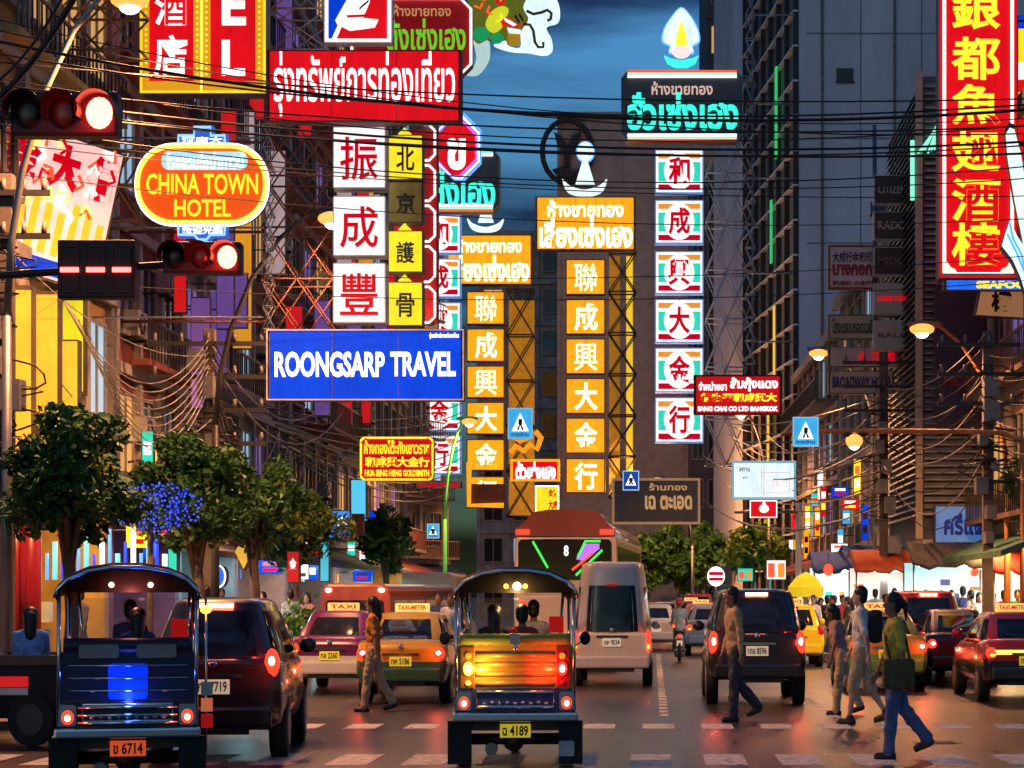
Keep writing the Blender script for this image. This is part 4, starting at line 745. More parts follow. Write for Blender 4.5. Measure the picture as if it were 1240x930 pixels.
# ---------------------------------------------------------------- trees
LEAF = [mat(n, c, .5, var=.3) for n, c in (('leaf dark green', (.03, .11, .02)), ('leaf mid green', (.06, .18, .028)), ('leaf yellow green', (.17, .23, .035)), ('leaf bright lit green', (.22, .36, .03)))]  # last green has lamp light put into the leaf colour
BARK = mat('grey brown bark', (.15, .11, .08), .9, var=.4, scale=4, bump=.5)
def tree(lb, x, y, zb, zt, rx, seed, n=4200, ls=.13, cat='tree', group='trees along the left pavement', wts=(6, 4, 1), z0=.14):
    r = random.Random(seed); t = thing('street_tree', lb, cat, (x, y, z0), 0, group); hz = (zt - zb) / 2; cz = (zt + zb) / 2 - z0
    b = MB().tube([(0, 0, 0), (.05, .03, cz * .4), (-.04, 0, cz * .8), (0, 0, cz)], .14, 8, r1=.07)
    for k in range(11):
        a = r.uniform(0, 6.28); e = (rx * .7 * math.cos(a), rx * .7 * math.sin(a), cz + r.uniform(-.3, .7) * hz); b.tube([(0, 0, cz * r.uniform(.5, .8)), (e[0] * .5, e[1] * .5, (cz + e[2]) / 2 - .1), e], .055, 6, r1=.02)
    b.build('trunk', BARK, t)
    cl = []
    for k in range(46):
        a, u_ = r.uniform(0, 6.28), r.uniform(-1, 1); q = r.uniform(.4, 1.06); c_ = math.sqrt(1 - u_ * u_); cl.append((rx * q * c_ * math.cos(a), rx * q * c_ * math.sin(a), cz + hz * q * u_, r.uniform(.14, .36), r.choices(range(len(wts)), wts)[0]))
    c = MB()
    for m in LEAF: c.use(m)
    for i in range(n):
        g = r.choice(cl); v = Vector((r.gauss(0, 1), r.gauss(0, 1), r.gauss(0, 1))).normalized() * g[3] * rx * r.random() ** .4 * 1.1; p = Vector(g[:3]) + v
        d1 = Vector((r.gauss(0, 1), r.gauss(0, 1), r.gauss(0, .7) - .4)).normalized(); d2 = d1.cross(Vector((r.gauss(0, 1), r.gauss(0, 1), r.gauss(0, 1)))).normalized(); s_ = ls * r.uniform(.6, 1.4)
        c.c = g[4] if r.random() < .75 else r.choices(range(len(wts)), wts)[0]; k = c.add([p - d1 * s_, p + d2 * s_ * .42 - d1 * s_ * .1, p + d1 * s_, p - d2 * s_ * .42 - d1 * s_ * .1]); c.face([k, k + 1, k + 2, k + 3])
    c.build('crown', None, t, fix=False); return t
tree('round dark tree before the gold shopfront, nearest of the pavement row', -9.6, 32.6, 2.9, 5.05, 1.02, 1, 9000, .085, wts=(8, 3, .5))
tree('round olive tree between the blue lights and the utility pole', -9.3, 40.5, 2.9, 5.35, 1.15, 2, 9000, .09)
tree('smaller olive tree just beyond the utility pole', -9.25, 46, 3.2, 5.2, 1.05, 3, 7000, .095)
tree('yellowish green tree under the blue travel board', -9.3, 51.5, 3.0, 4.8, 1.3, 4, 7000, .1, wts=(4, 4, 3))
tree('low dark tree beside the cyan banner down the street', -9.4, 70, 3.0, 5.0, .9, 5, 2500, .16)
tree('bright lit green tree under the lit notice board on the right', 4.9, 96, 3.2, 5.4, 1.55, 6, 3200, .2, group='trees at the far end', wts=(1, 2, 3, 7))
for k, (x, y, zt, rx) in enumerate(((-.3, 126, 6.2, 1.4), (1.6, 128, 6.8, 1.7), (3.2, 125, 6.4, 1.5))):
    tree(('dark tree just right of the coach in the far bend', 'tallest dark tree in the far bend under the framed board', 'dark tree nearest the bright green tree in the far bend')[k], x, y, 2.4, zt, rx, 30 + k, 2200, .24, group='trees at the far end', wts=(9, 3, 0))
tree('leafy tree tip at the right frame edge behind the lamp post', 9.75, 51, 3.6, 5.9, .75, 9, 1800, .12, group='trees at the far end')
# blue string lights bush
t = thing('lit_bush', 'bush wrapped in glowing blue string lights between the two dark tree crowns', 'lit bush', (-9.78, 38.6, .14)); r = random.Random(5)
MB().tube([(0, 0, 0), (0, 0, 3.4)], .06, 6).build('trunk', BARK, t); b = MB(); c = MB()
for k in range(420):
    v = Vector((r.gauss(0, 1), r.gauss(0, 1), r.gauss(0, 1))).normalized(); v = Vector((v.x * .95, v.y * .6, v.z * .5)) * r.random() ** .35; p = v + Vector((.1, 0, 3.6))
    if k < 380: b.ball(p, .02, 5, 3)
    d1 = Vector((r.gauss(0, 1), r.gauss(0, 1), r.gauss(0, 1))).normalized() * .12; d2 = d1.cross(Vector((.3, .5, .8))).normalized() * .05; i = c.add([p - d1, p + d2, p + d1, p - d2]); c.face([i, i + 1, i + 2, i + 3])
b.build('string_lights', glow('blue string light', (.03, .06, 1), 3.2), t)['kind'] = 'stuff'; c.build('crown', LEAF[0], t, fix=False)
# left pavement: tube lights, red columns, shop signs
for k in range(16):
    x = 57 + k * 9.5; d = 41 + (k % 4) * .5; m = (N_BLUE, N_WHITE, glow('deep blue tube', (.02, .06, .95), 1.5), glow('teal tube', (.2, .75, .8), 1))[(k * 7) % 4]; p = P(x, 702, d)
    tag(MB().tube([(p.x, p.y, p.z), (p.x, p.y, p.z + .55 + .25 * (k % 3))], .035 + .02 * (k % 2), 6).build('hanging_tube_light', m), 'vertical coloured tube light hanging in the row before the left shopfronts', 'tube light', 'hanging tube lights before the left shopfronts')
REDC = mat('red lacquered column', (.45, .02, .015), .3, var=.15, coat=.4)
for px, lb in ((-6, 'red lacquered column cut by the frame edge'), (17, 'red lacquered column beside the seated woman'), (36, 'red lacquered column nearest the dark round tree')):
    t = thing('red_column', lb, 'column', (GX(px, 35.2), 35.2, .14), 0, 'red columns of the corner shop'); MB().cyl((0, 0, 1.7), .2, 3.4, 'z', 14).build('shaft', REDC, t); MB().box(-.26, .26, -.26, .26, 3.4, 3.55).build('capital', G_YEL if 0 else GOLDB, t)
for rect, d, m, lb, tx in (((256, 684, 274, 712), 47, glow('blue oval board', (.03, .12, .7), 1), 'blue oval board with white rim behind the left pavement', ''), ((284, 660, 306, 690), 46, mat('gold fan panel', (.5, .3, .03), .4, emit=(.7, .42, .05), es=.8), 'golden heart shaped sign hanging over the left shopfronts', ''), ((348, 668, 362, 706), 50, D_RED, 'small red vertical banner behind the songthaew', '金'), ((204, 664, 214, 702), 45, G_TEAL, 'narrow turquoise panel below the blue lights', ''), ((362, 640, 378, 662), 56, G_RED, 'small red lit sign among the left shopfronts', '大')):
    sh = None
    if 'oval' in lb: sh = ell((rect[0] + rect[2]) / 2, (rect[1] + rect[3]) / 2, 9, 14, 20)
    if 'heart' in lb: sh = [(295, 690), (284, 668), (288, 661), (295, 664), (302, 661), (306, 668)]
    sign('shop_sign', lb, rect, d, m, [(tx, (rect[0] + 3, rect[1] + 8, rect[2] - 3, rect[1] + 22), L_WHITE, .02)] if tx else [], shape=sh, neon=(N_WHITE, .06, .02) if 'oval' in lb else None)
rb = random.Random(21); BCOL = dict(blue=G_BLUE, white=G_WHITE, turquoise=G_TEAL, red=G_RED, amber=G_ORANGE, yellow=G_YEL, cyan=G_CY)
for k in range(46):
    cn = rb.choice(list(BCOL)); lf = k < 30; d = rb.uniform(38, 84) if lf else rb.uniform(70, 101)
    x = -rb.uniform(10.6, 11.7) if lf else (8.45 - (d - 69) * .0225 - rb.uniform(.5, 1.0)); z = rb.uniform(2.5, 4.6) if lf else rb.uniform(3.2, 6.5); w_, h_ = rb.choice(((.35, 1.0), (.7, .45), (.5, .5), (.28, 1.3)))
    t = thing('blade_sign', 'small %s lit blade sign over the %s shop awnings' % (cn, 'oblique' if lf else 'far side'), 'sign', (x, d, z), 0, 'small %s blade signs on the %s' % (cn, 'tree lined pavement' if lf else 'stall side'))
    MB().box(-w_ / 2, w_ / 2, .0, .14, 0, h_).build('casing', CASE, t); MB().box(-w_ / 2 + .02, w_ / 2 - .02, -.012, .0, .02, h_ - .02).build('face_panel', BCOL[cn], t)
    m = rb.choice((L_WHITE, L_RED, L_YEL, L_BLACK)); 
    for q in range(2): MB().box(-w_ * .3, w_ * .3, -.02, -.013, h_ * (.2 + q * .38), h_ * (.42 + q * .38)).build('colour_band', m if q == 0 else rb.choice((L_WHITE, L_BLACK, N_RED)), t)
    MB().bar((w_ / 2 * (-1 if lf else 1), .07, h_ * .8), ((LX - x if lf else 1.4), .07, h_ * .8), .02).build('bracket', DARKST, t)
SCOL = dict(red=mat('lit scarlet banner', (.4, .02, .02), .5, 0, (.65, .01, .015), .8, var=.1, evar=.4), violet=mat('lit violet banner', (.2, .1, .35), .5, 0, (.20, .10, .40), .5, var=.1, evar=.4), amber=mat('lit amber banner', (.4, .2, .03), .5, 0, (.80, .33, .02), .8, var=.1, evar=.4), pale=mat('lit pale banner', (.5, .45, .45), .5, 0, (.55, .42, .42), .6, var=.1, evar=.4))
for k in range(34):
    cn = rb.choice(('red', 'red', 'violet', 'amber', 'pale')); d = rb.uniform(45.5, 84); z = rb.uniform(6, 17.5); h_ = rb.uniform(1.4, 4.2); w_ = rb.uniform(.22, .6); x = LX + rb.uniform(.95, 1.5)
    t = thing('banner_sign', 'narrow upright %s lit banner on the balconied shophouse fronts' % cn, 'sign', (x, d, z), 0, 'narrow %s banners on the shophouse fronts' % cn)
    MB().box(-w_ / 2, w_ / 2, .0, .12, 0, h_).build('casing', CASE, t); MB().box(-w_ / 2 + .02, w_ / 2 - .02, -.012, .0, .03, h_ - .03).build('face_panel', SCOL[cn], t); MB().box(-w_ / 2 + .02, w_ / 2 - .02, .12, .132, .03, h_ - .03).build('rear_face_panel', SCOL[cn], t)
    for f in (.2, .8): MB().bar((-w_ / 2, .06, h_ * f), (LX - x, .06, h_ * f), .02).build('bracket', DARKST, t)
# big white and red facade billboard, turned towards the street
t = thing('facade_billboard', 'large white lit billboard with red and gold strokes slanting on the gold shop facade', 'billboard', P(40, 335, 38.2), R(34)); t.rotation_euler.y = R(12)
MB().box(-1.25, 1.25, 0, .3, 0, 2.9).build('casing', CASE, t); MB().box(-1.2, 1.2, -.03, -.002, .05, 2.85).build('face_panel', mat('lit pale pink acrylic', (.6, .4, .4), .4, 0, (.95, .55, .5), .85, var=.3, scale=.8), t)
for ch, x, z, m in (('金', -.9, 1.9, L_RED), ('大', -.1, 1.9, L_RED), ('行', .65, 1.9, L_RED)): lettering(ch, x - .05, z - .1, x + .55, z + .8, -.05, m, t, .05)
b = MB()
rs = random.Random(2)
for k in range(34):
    x = rs.uniform(-1.1, 1.0); z = rs.uniform(1.1, 2.7); a = rs.uniform(0, 3); q = MB().tube([(x, -.07, z), (x + .16 * math.cos(a), -.07, z + .2 * math.sin(a)), (x + .2 * math.cos(a + .9), -.07, z + .3 * math.sin(a + .9))], .035, 5).build('neon_stroke', (N_RED, N_WHITE, N_YEL, L_RED)[k % 4], t)
for k in range(9): b.box(-1.1 + k * .26, -1.1 + k * .26 + .14, -.06, -.031, .5, 1.6 - (k % 3) * .12)
b.build('gold_strokes', glow('bright amber strokes', (1, .5, .03), 1), t); MB().box(-1.15, 1.15, -.06, -.031, .1, .4).build('blue_strip', G_BLUE, t)
# ---------------------------------------------------------------- vehicles (the photograph stretches height, so roots carry a height scale)
ZS = 1.17
def paint(n, c, metal=.0): return mat('car paint ' + n, c, .28, metal, var=.08, coat=.9)
PT = dict(black=paint('black', (.012, .011, .012)), maroon=paint('black cherry', (.035, .008, .008)), yellow=paint('yellow', (.55, .34, .008)), lemon=paint('lemon', (.85, .70, .02)), green=paint('green', (.03, .12, .045)), lime=paint('lime green', (.16, .40, .03)), violet=paint('magenta violet', (.15, .008, .12)), white=paint('white', (.68, .66, .62)), red=paint('red', (.48, .015, .012)), silver=paint('silver', (.45, .46, .48), .4), beige=paint('champagne', (.80, .69, .54), .05), blue=paint('pale blue', (.25, .42, .6)), brick=paint('brick red', (.32, .06, .03)), coach=paint('coach cream', (.70, .62, .52)), cream=paint('cream', (.62, .52, .4)))
TAIL = mat('lit tail lamp', (.7, .02, .02), .25, 0, (1, .035, .015), 2.0, var=0, samp=False); TAILHOT = mat('lit brake bulb', (1, .3, .2), .25, 0, (1, .22, .12), 24, var=0, samp=True)
TAILD = mat('dim tail lamp', (.35, .01, .01), .15, 0, (.6, .01, .01), .35, var=0, coat=.5); AMBL = mat('lit amber indicator', (1, .45, .05), .25, 0, (1, .42, .05), 3, var=0, samp=False)
PLW = mat('white licence plate', (.75, .72, .62), .5, emit=(.8, .65, .4), es=.35, var=.1); PLY = mat('yellow licence plate', (.75, .55, .04), .5, emit=(.8, .6, .04), es=.4, var=.1); PLR = mat('red licence plate', (.6, .10, .03), .5, emit=(.8, .1, .02), es=.55, var=.2)
TAXI = mat('lit taxi roof sign', (.9, .6, .15), .4, 0, (1, .6, .15), .8, var=0, samp=False)
def se(a, b, n, k): q = 2 * math.pi * k / n; c, s = math.cos(q), math.sin(q); return (a * math.copysign(abs(c) ** .36, c), b * math.copysign(abs(s) ** .36, s))
KINDS = {
 'sedan': dict(L=4.5, hw=.85, belt=.98, roof=1.46, zb=.27, rear=[(0, .74, .42, .86), (.05, .82, .34, .96), (.3, .85, .28, 1.02)], front=[(3.3, .85, .27, .96), (3.95, .83, .27, .88), (4.35, .76, .32, .76), (4.5, .6, .38, .62)], gb=(.35, 3.4), gr=(1.15, 2.55), ga=(.80, .60), lamp=(.70, .80, .12, .10), plate=.68, whr=.31),
 'hatch': dict(L=3.9, hw=.84, belt=.98, roof=1.52, zb=.27, rear=[(0, .76, .40, .9), (.05, .82, .32, .98), (.2, .84, .28, 1.0)], front=[(2.9, .84, .27, .97), (3.5, .82, .27, .88), (3.8, .75, .32, .76), (3.9, .6, .38, .64)], gb=(.05, 3.2), gr=(.4, 2.4), ga=(.80, .62), lamp=(.72, .88, .10, .14), plate=.62, whr=.3),
 'suv': dict(L=4.7, hw=.90, belt=1.12, roof=1.83, zb=.42, rear=[(0, .80, .50, 1.05), (.05, .87, .44, 1.12), (.25, .90, .40, 1.14)], front=[(3.4, .90, .40, 1.12), (4.1, .88, .40, 1.06), (4.55, .82, .44, .94), (4.7, .66, .5, .8)], gb=(.04, 3.6), gr=(.28, 2.75), ga=(.86, .68), lamp=(.79, .98, .09, .19), plate=.86, whr=.38),
 'mpv': dict(L=4.3, hw=.82, belt=1.05, roof=1.70, zb=.33, rear=[(0, .72, .42, 1.0), (.07, .79, .36, 1.06), (.25, .82, .32, 1.08)], front=[(3.3, .82, .30, 1.04), (3.75, .79, .30, .94), (4.1, .72, .35, .82), (4.3, .58, .4, .68)], gb=(.04, 3.5), gr=(.42, 2.5), ga=(.79, .56), lamp=(.70, 1.02, .09, .15), plate=.78, whr=.33),
 'van': dict(L=4.85, hw=.88, belt=1.02, roof=2.38, zb=.34, rear=[(0, .83, .42, .97), (.04, .87, .36, 1.02), (.2, .88, .34, 1.04)], front=[(4.0, .88, .32, 1.02), (4.5, .85, .32, .98), (4.75, .78, .36, .92), (4.85, .66, .42, .80)], gb=(.02, 4.5), gr=(.16, 3.6), ga=(.865, .70), lamp=(.80, .84, .065, .25), plate=.84, whr=.33)}
def car(kind, name, label, X, Y, p1, p2=None, rz=0, plate=PLW, ptext='กข 4827', lit=1, cat='car', roofsign=None, p3=None, brake=False, group=None, simple=False, rails=False, stripe=None):
    K = KINDS[kind]; t = thing(name, label, cat, (X, Y, 0), rz, group, ZS); p2 = p2 or p1; p3 = p3 or p1
    st = K['rear'] + [(1.2, K['hw'], K['zb'], K['belt'] + .02)] + K['front']
    # body
    b = MB(); b.use(p1); b.use(p2); rings = []
    for (y, w_, z0, z1) in st:
        h_ = z1 - z0; half = [(w_ * .80, z0), (w_ * .95, z0 + h_ * .10), (w_ * 1.0, z0 + h_ * .34), (w_ * 1.0, z0 + h_ * .54), (w_ * .99, z0 + h_ * .58), (w_ * .965, z0 + h_ * .88), (w_ * .90, z0 + h_ * .98), (w_ * .5, z1 + .012)]
        rings.append([(x, y, z) for x, z in half] + [(-x, y, z) for x, z in half[::-1]])
    b.loft(rings, cap=False)
    for q, (f, m) in enumerate(zip(b.f, b.mi)):
        j = q % 16; j = j if j < 8 else 14 - j; b.mi[q] = 1 if (j <= 3 or j > 7) else 0
    b.c = 0; r0 = rings[0]; n = b.add(r0); b.use(p1)
    for j in range(7):
        b.use(p2 if j <= 3 else p1); b.face([n + j, n + j + 1, n + 14 - j, n + 15 - j])
    b.use(p1); n = b.add(rings[-1]); b.face([n + j for j in range(16)]); b.build('body', None, t)
    # cabin: superellipse rings from belt to roof
    g0, g1 = K['gb']; r0_, r1_ = K['gr']; a0, a1 = K['ga']; zb, zr = K['belt'] - .03, K['roof']
    def G(tt):
        y0 = g0 + (r0_ - g0) * tt ** 1.15; y1 = g1 + (r1_ - g1) * tt ** .95; a = a0 + (a1 - a0) * tt ** 1.25
        return a, (y0 + y1) / 2, (y1 - y0) / 2, zb + (zr - .07 - zb) * tt
    b = MB().use(p3); rings = []
    for tt in (0, .2, .4, .6, .8, .93, 1): a, yc, bb, z = G(tt); rings.append([(x, yc + y, z) for x, y in (se(a, bb, 32, k) for k in range(32))])
    a, yc, bb, z = G(1)
    for f, dz in ((.93, .035), (.8, .055), (.4, .07)): rings.append([(x * f, yc + y * f, z + dz) for x, y in (se(a, bb, 32, k) for k in range(32))])
    b.loft(rings); b.build('roof_shell', None, t)
    def patch(nm, side, u0, u1, t0, t1, n=10, off=.008):
        b = MB(); rows = []
        for i in range(7):
            tt = t0 + (t1 - t0) * i / 6; a, yc, bb, z = G(tt); row = []
            for k in range(n + 1):
                u = u0 + (u1 - u0) * k / n; s_ = (1 - abs(u) ** 5.5) ** (1 / 5.5)
                if side == 'r': row.append((u * a * (.97 if t1 < 2 else 1), yc - bb * s_ - off, z))
                elif side == 'f': row.append((u * a, yc + bb * s_ + off, z))
                else: row.append((side * (a * s_ + off), yc + bb * u, z))
            rows.append(row)
        b.loft(rows, cap=False, closed=False); return b.build(nm, GLASS, t)
    lo, hi = (.12, .88)
    if kind == 'van': lo, hi = .04, .70
    patch('rear_window', 'r', -.84, .84, lo, hi)
    for sd_ in (-1, 1):
        for (u0, u1) in ((-.86, -.30), (-.25, .28), (.32, .80)): patch('side_window', sd_, u0, u1, lo, hi if kind != 'van' else .68, 4)
    patch('windscreen', 'f', -.86, .86, .1, .9)
    # rear details
    lx, lz, lw, lh = K['lamp']
    for s_ in (-1, 1):
        l = MB().ball((s_ * lx, .045 if kind != 'van' else .04, lz), (lw, .07, lh), 12, 8).build('tail_lamp', TAIL if lit else TAILD, t)
        if brake and not simple:
            q = bpy.data.lights.new('brake_glow', 'POINT'); q.energy = 6; q.color = (1, .06, .03); q.shadow_soft_size = .08; qo = bpy.data.objects.new('brake_glow', q); col.objects.link(qo); qo.parent = l; qo.location = (s_ * lx, -.3, lz)
        if lit: MB().ball((s_ * lx, -.02, lz + lh * (.15 if brake else -.3)), (lw * .42, .04, lh * (.33 if brake else .22)), 10, 6).build('bulb', TAILHOT if brake else AMBL, l)
        for yy in ((.85, K['L'] - .85) if not simple else (.85,)):
            w_ = thing('wheel', None, None, (0, 0, 0)); del_cat(w_); w_.parent = t; wr = K['whr']
            MB().cyl((s_ * (K['hw'] - .10), yy, wr), wr, .22, 'x', 20).build('tyre', RUBBER, w_, bevel=.03); MB().cyl((s_ * (K['hw'] + .012), yy, wr), wr * .62, .02, 'x', 14).build('rim', STEEL, w_)
        if not simple:
            MB().ball((s_ * (K['hw'] + .10), K['gb'][1] - .75, K['belt'] + .1), (.12, .07, .09), 10, 6).build('mirror', p3 if p3 is not PT['yellow'] else PT['black'], t)
    z0 = st[0][2]; w0 = st[0][1]
    MB().box(-w0 * .98, w0 * .98, -.09, .05, z0 - .06, z0 + .16).build('bumper', p2, t, bevel=.04)
    if not simple: MB().box(-w0 * .6, w0 * .6, -.06, .03, z0 - .13, z0 - .062).build('lower_valance', BLACKP, t)
    pz = K['plate']; MB().box(-.2, .2, -.032 if kind != 'x' else 0, .02, pz - .075, pz + .075).build('licence_plate', plate, t)
    if not simple:
        lettering(ptext, -.17, pz - .05, .17, pz + .055, -.036, L_BLACK, t, .02, .006); MB().box(-.34, .34, -.03, .03, pz + .095, pz + .13).build('garnish', CHROME if kind != 'van' else BLACKP, t)
        MB().ball((0, -.01, pz + .24), (.055, .02, .04), 10, 6).build('badge', CHROME, t)
        if kind in ('suv', 'mpv', 'hatch', 'van'):
            a, yc, bb, z = G(.97 if kind != 'van' else .7); MB().box(-.2 if brake else -.12, .2 if brake else .12, yc - bb - .05, yc - bb + .02, z - .02, z + .025).build('high_brake_lamp', TAILHOT if brake else TAILD, t)
            MB().tube([(.05, yc - bb + .03, G(lo)[3] + .06), (-.3, G(lo + .03)[1] - G(lo + .03)[2] - .03, G(lo)[3] + .11)], .012, 5).build('rear_wiper', BLACKP, t)
    if rails:
        for s_ in (-1, 1): MB().tube([(s_ * .6, r0_ + .3, zr - .02), (s_ * .6, r0_ + .45, zr + .05), (s_ * .6, r1_ - .4, zr + .05), (s_ * .6, r1_ - .25, zr - .02)], .025, 6).build('roof_rail', CHROME, t)
    if roofsign:
        ym = (r0_ + r1_) / 2; q = MB().box(-.33, .33, ym - .07, ym + .07, zr - .01, zr + .13).build('taxi_sign', TAXI, t, bevel=.02); lettering(roofsign, -.27, zr + .025, .27, zr + .1, ym - .074, L_RED, q, .03, .005)
    if stripe: MB().box(-w0 * .9, w0 * .9, -.012, .0, lz - .02, lz + .05).build('garnish_strip', stripe, t)
    return t
def del_cat(o):
    for k in ('category', 'label'):
        if k in o: del o[k]
car('mpv', 'minivan', 'black cherry minivan braking beside the blue lit tuk-tuk', -5.28, 23.8, PT['maroon'], PT['black'], ptext='กก 7719', brake=True, rails=False, lit=1, rz=R(5.5))
car('sedan', 'taxi', 'yellow and dark green taxi just left of the middle tuk-tuk', GX(485, 36.6), 36.6, PT['yellow'], PT['green'], plate=PLY, ptext='ทพ 5186', cat='taxi', roofsign='TAXI-METER', brake=True)
car('sedan', 'taxi', 'magenta violet taxi with a white lower body beside the yellow and green taxi', -6.55, 40.2, PT['violet'], PT['white'], plate=PLY, ptext='ทล 2260', cat='taxi', lit=1, roofsign='TAXI')
car('van', 'passenger_van', 'champagne high roof passenger van in the middle lane', GX(741, 43.6), 43.6, PT['beige'], PT['beige'], ptext='ฮพ 9034', cat='van', lit=1)
car('suv', 'sport_utility_car', 'black SUV with bright brake lights behind the man in the tan jacket', GX(917, 36), 36, PT['black'], PT['black'], ptext='1กฮ 8596', brake=True)
car('hatch', 'taxi', 'lemon yellow taxi partly hidden by the black SUV', 4.0, 55.6, PT['lemon'], PT['lemon'], cat='taxi', plate=PLY, ptext='ทย 311', lit=0, roofsign='TAXI')
car('sedan', 'taxi', 'green and yellow taxi behind the woman in blue jeans', GX(1076, 41.4), 41.4, PT['yellow'], PT['lime'], cat='taxi', plate=PLY, ptext='มก 4402', brake=True, roofsign='TAXI')
car('suv', 'sport_utility_car', 'red SUV with tall orange tail lights between two taxis', GX(1126, 46.5), 46.5, PT['red'], PT['red'], ptext='ญข 650', brake=True)
car('sedan', 'taxi', 'red taxi at the right frame edge with a lit roof sign', 7.05, 37, PT['red'], PT['black'], cat='taxi', plate=PLY, ptext='ทห 8871', lit=1, roofsign='TAXI-METER', stripe=AMBL)
car('sedan', 'car', 'red sedan queueing behind the red taxi with the roof sign', 7.55, 48.5, PT['red'], PT['red'], lit=1, simple=True)
car('sedan', 'car', 'silver sedan just right of the motorcyclist', 1.95, 66.5, PT['silver'], PT['blue'], lit=1, simple=True)
car('sedan', 'car', 'white sedan just left of the motorcyclist', .1, 72, PT['white'], PT['white'], lit=1, simple=True)
car('sedan', 'taxi', 'far orange taxi ahead of the silver sedan', 2.0, 80, paint('orange', (.65, .2, .02)), cat='taxi', lit=1, simple=True, roofsign='TAXI')
car('sedan', 'car', 'far red sedan ahead of the white sedan', -.2, 88, PT['red'], lit=1, simple=True, brake=True)
car('hatch', 'taxi', 'farthest magenta taxi near the dark trees', 1.9, 96, PT['violet'], cat='taxi', lit=1, simple=True, brake=True, roofsign='TAXI')
car('hatch', 'car', 'far white hatchback ahead of the coach', -2.9, 84, PT['white'], lit=1, simple=True, brake=True)
car('suv', 'sport_utility_car', 'pale cream SUV in the left lane behind the middle tuk-tuk', GX(527, 60), 60, PT['cream'], lit=1, simple=True)
for px, d, k_, p, b_, lb in ((806, 104, 'sedan', 'silver', 1, 'tiny far silver sedan deep in the queue'), (826, 108, 'hatch', 'yellow', 1, 'tiny far yellow taxi deep in the queue'), (846, 100, 'suv', 'red', 1, 'tiny far red SUV deep in the queue'), (868, 84, 'sedan', 'violet', 1, 'violet sedan just past the silver sedan'), (1168, 44, 'sedan', 'maroon', 1, 'dark sedan squeezed behind the red taxi')):
    car(k_, 'taxi' if 'taxi' in lb else 'car', lb, GX(px, d), d, PT[p], lit=1, simple=True, brake=bool(b_), cat='taxi' if 'taxi' in lb else 'car')
# coach
t = thing('coach', 'brick red coach with neon lit rear window towering over the van', 'coach', (GX(684, 52.5), 52.5, 0), R(-3.2), None, ZS); hw = 1.36
MB().loft([[(x * hw * f, y, z) for x, z in ((-1, .35), (1, .35), (1, 2.6), (.985, 3.06), (-.985, 3.06), (-1, 2.6))] for y, f in ((0, .97), (.12, 1), (10.8, 1), (11, .95))], smooth=False).build('body', PT['coach'], t, bevel=.06)
MB().loft([[(x * hw * f, y, z) for x, z in ((-.99, 3.07), (.99, 3.07), (.95, 3.24), (.82, 3.38), (.5, 3.46), (-.5, 3.46), (-.82, 3.38), (-.95, 3.24))] for y, f in ((-.02, .98), (.12, 1), (10.8, 1), (11, .95))]).build('roof_cap', PT['brick'], t)
MB().loft([[(x * hw * .8, y, z) for x, z in ((-1, 3.4), (1, 3.4), (.8, 3.62), (.4, 3.68), (-.4, 3.68), (-.8, 3.62))] for y in (.15, 1.8)]).build('roof_pod', PT['brick'], t)
MB().prism(rr(-1.24, 2.08, 1.24, 3.0, .12), -.03, .0).build('rear_window', GLASS, t)
CV = glow('violet window reflection', (.45, .15, .9), 1.1);  # glowing bars and patch imitate coloured reflections in the rear window
for pts, m, nm in ((((-.85, 2.95), (-.45, 2.35)), N_GREEN, 'green_reflection'), (((.3, 2.18), (1.0, 2.75)), N_GREEN, 'green_reflection'), (((.35, 2.6), (.55, 2.95), (.95, 2.95)), N_GREEN, 'green_reflection'), (((.2, 2.3), (.75, 2.68)), N_RED, 'red_reflection')):
    MB().tube([(x, -.05, z) for x, z in pts], .03, 5).build(nm, glow('coach green reflection', (.05, .9, .08), 1.2) if m is N_GREEN else m, t)
MB().prism([(.3, 2.55), (.55, 2.9), (.92, 2.9), (.92, 2.78), (.5, 2.5)], -.045, -.031).build('violet_reflection', CV, t); lettering('8', -.02, 2.62, .1, 2.86, -.045, L_WHITE, t, .02, .01)
for s_ in (-1, 1):
    MB().box(s_ * 1.12 - .18, s_ * 1.12 + .18, -.06, -.022, 3.1, 3.22).build('upper_marker_lamp', TAIL, t); MB().box(s_ * 1.12 - .08, s_ * 1.12 + .08, -.05, -.002, .9, 1.6).build('tail_lamp', TAIL, t)
    for yy in (2.4, 8.4): MB().cyl((s_ * 1.14, yy, .48), .48, .3, 'x', 18).build('wheel', RUBBER, t, bevel=.03)
    MB().box(s_ * 1.363 - .008, s_ * 1.363 + .008, .6, 10.2, 1.9, 2.85).build('side_window', GLASS, t)
MB().box(-1.2, 1.2, -.12, .0, .35, .7).build('bumper', PT['cream'], t, bevel=.05)
MB().box(-1.1, 1.1, -.02, -.001, 1.75, 2.05).build('cream_band', PT['cream'], t)
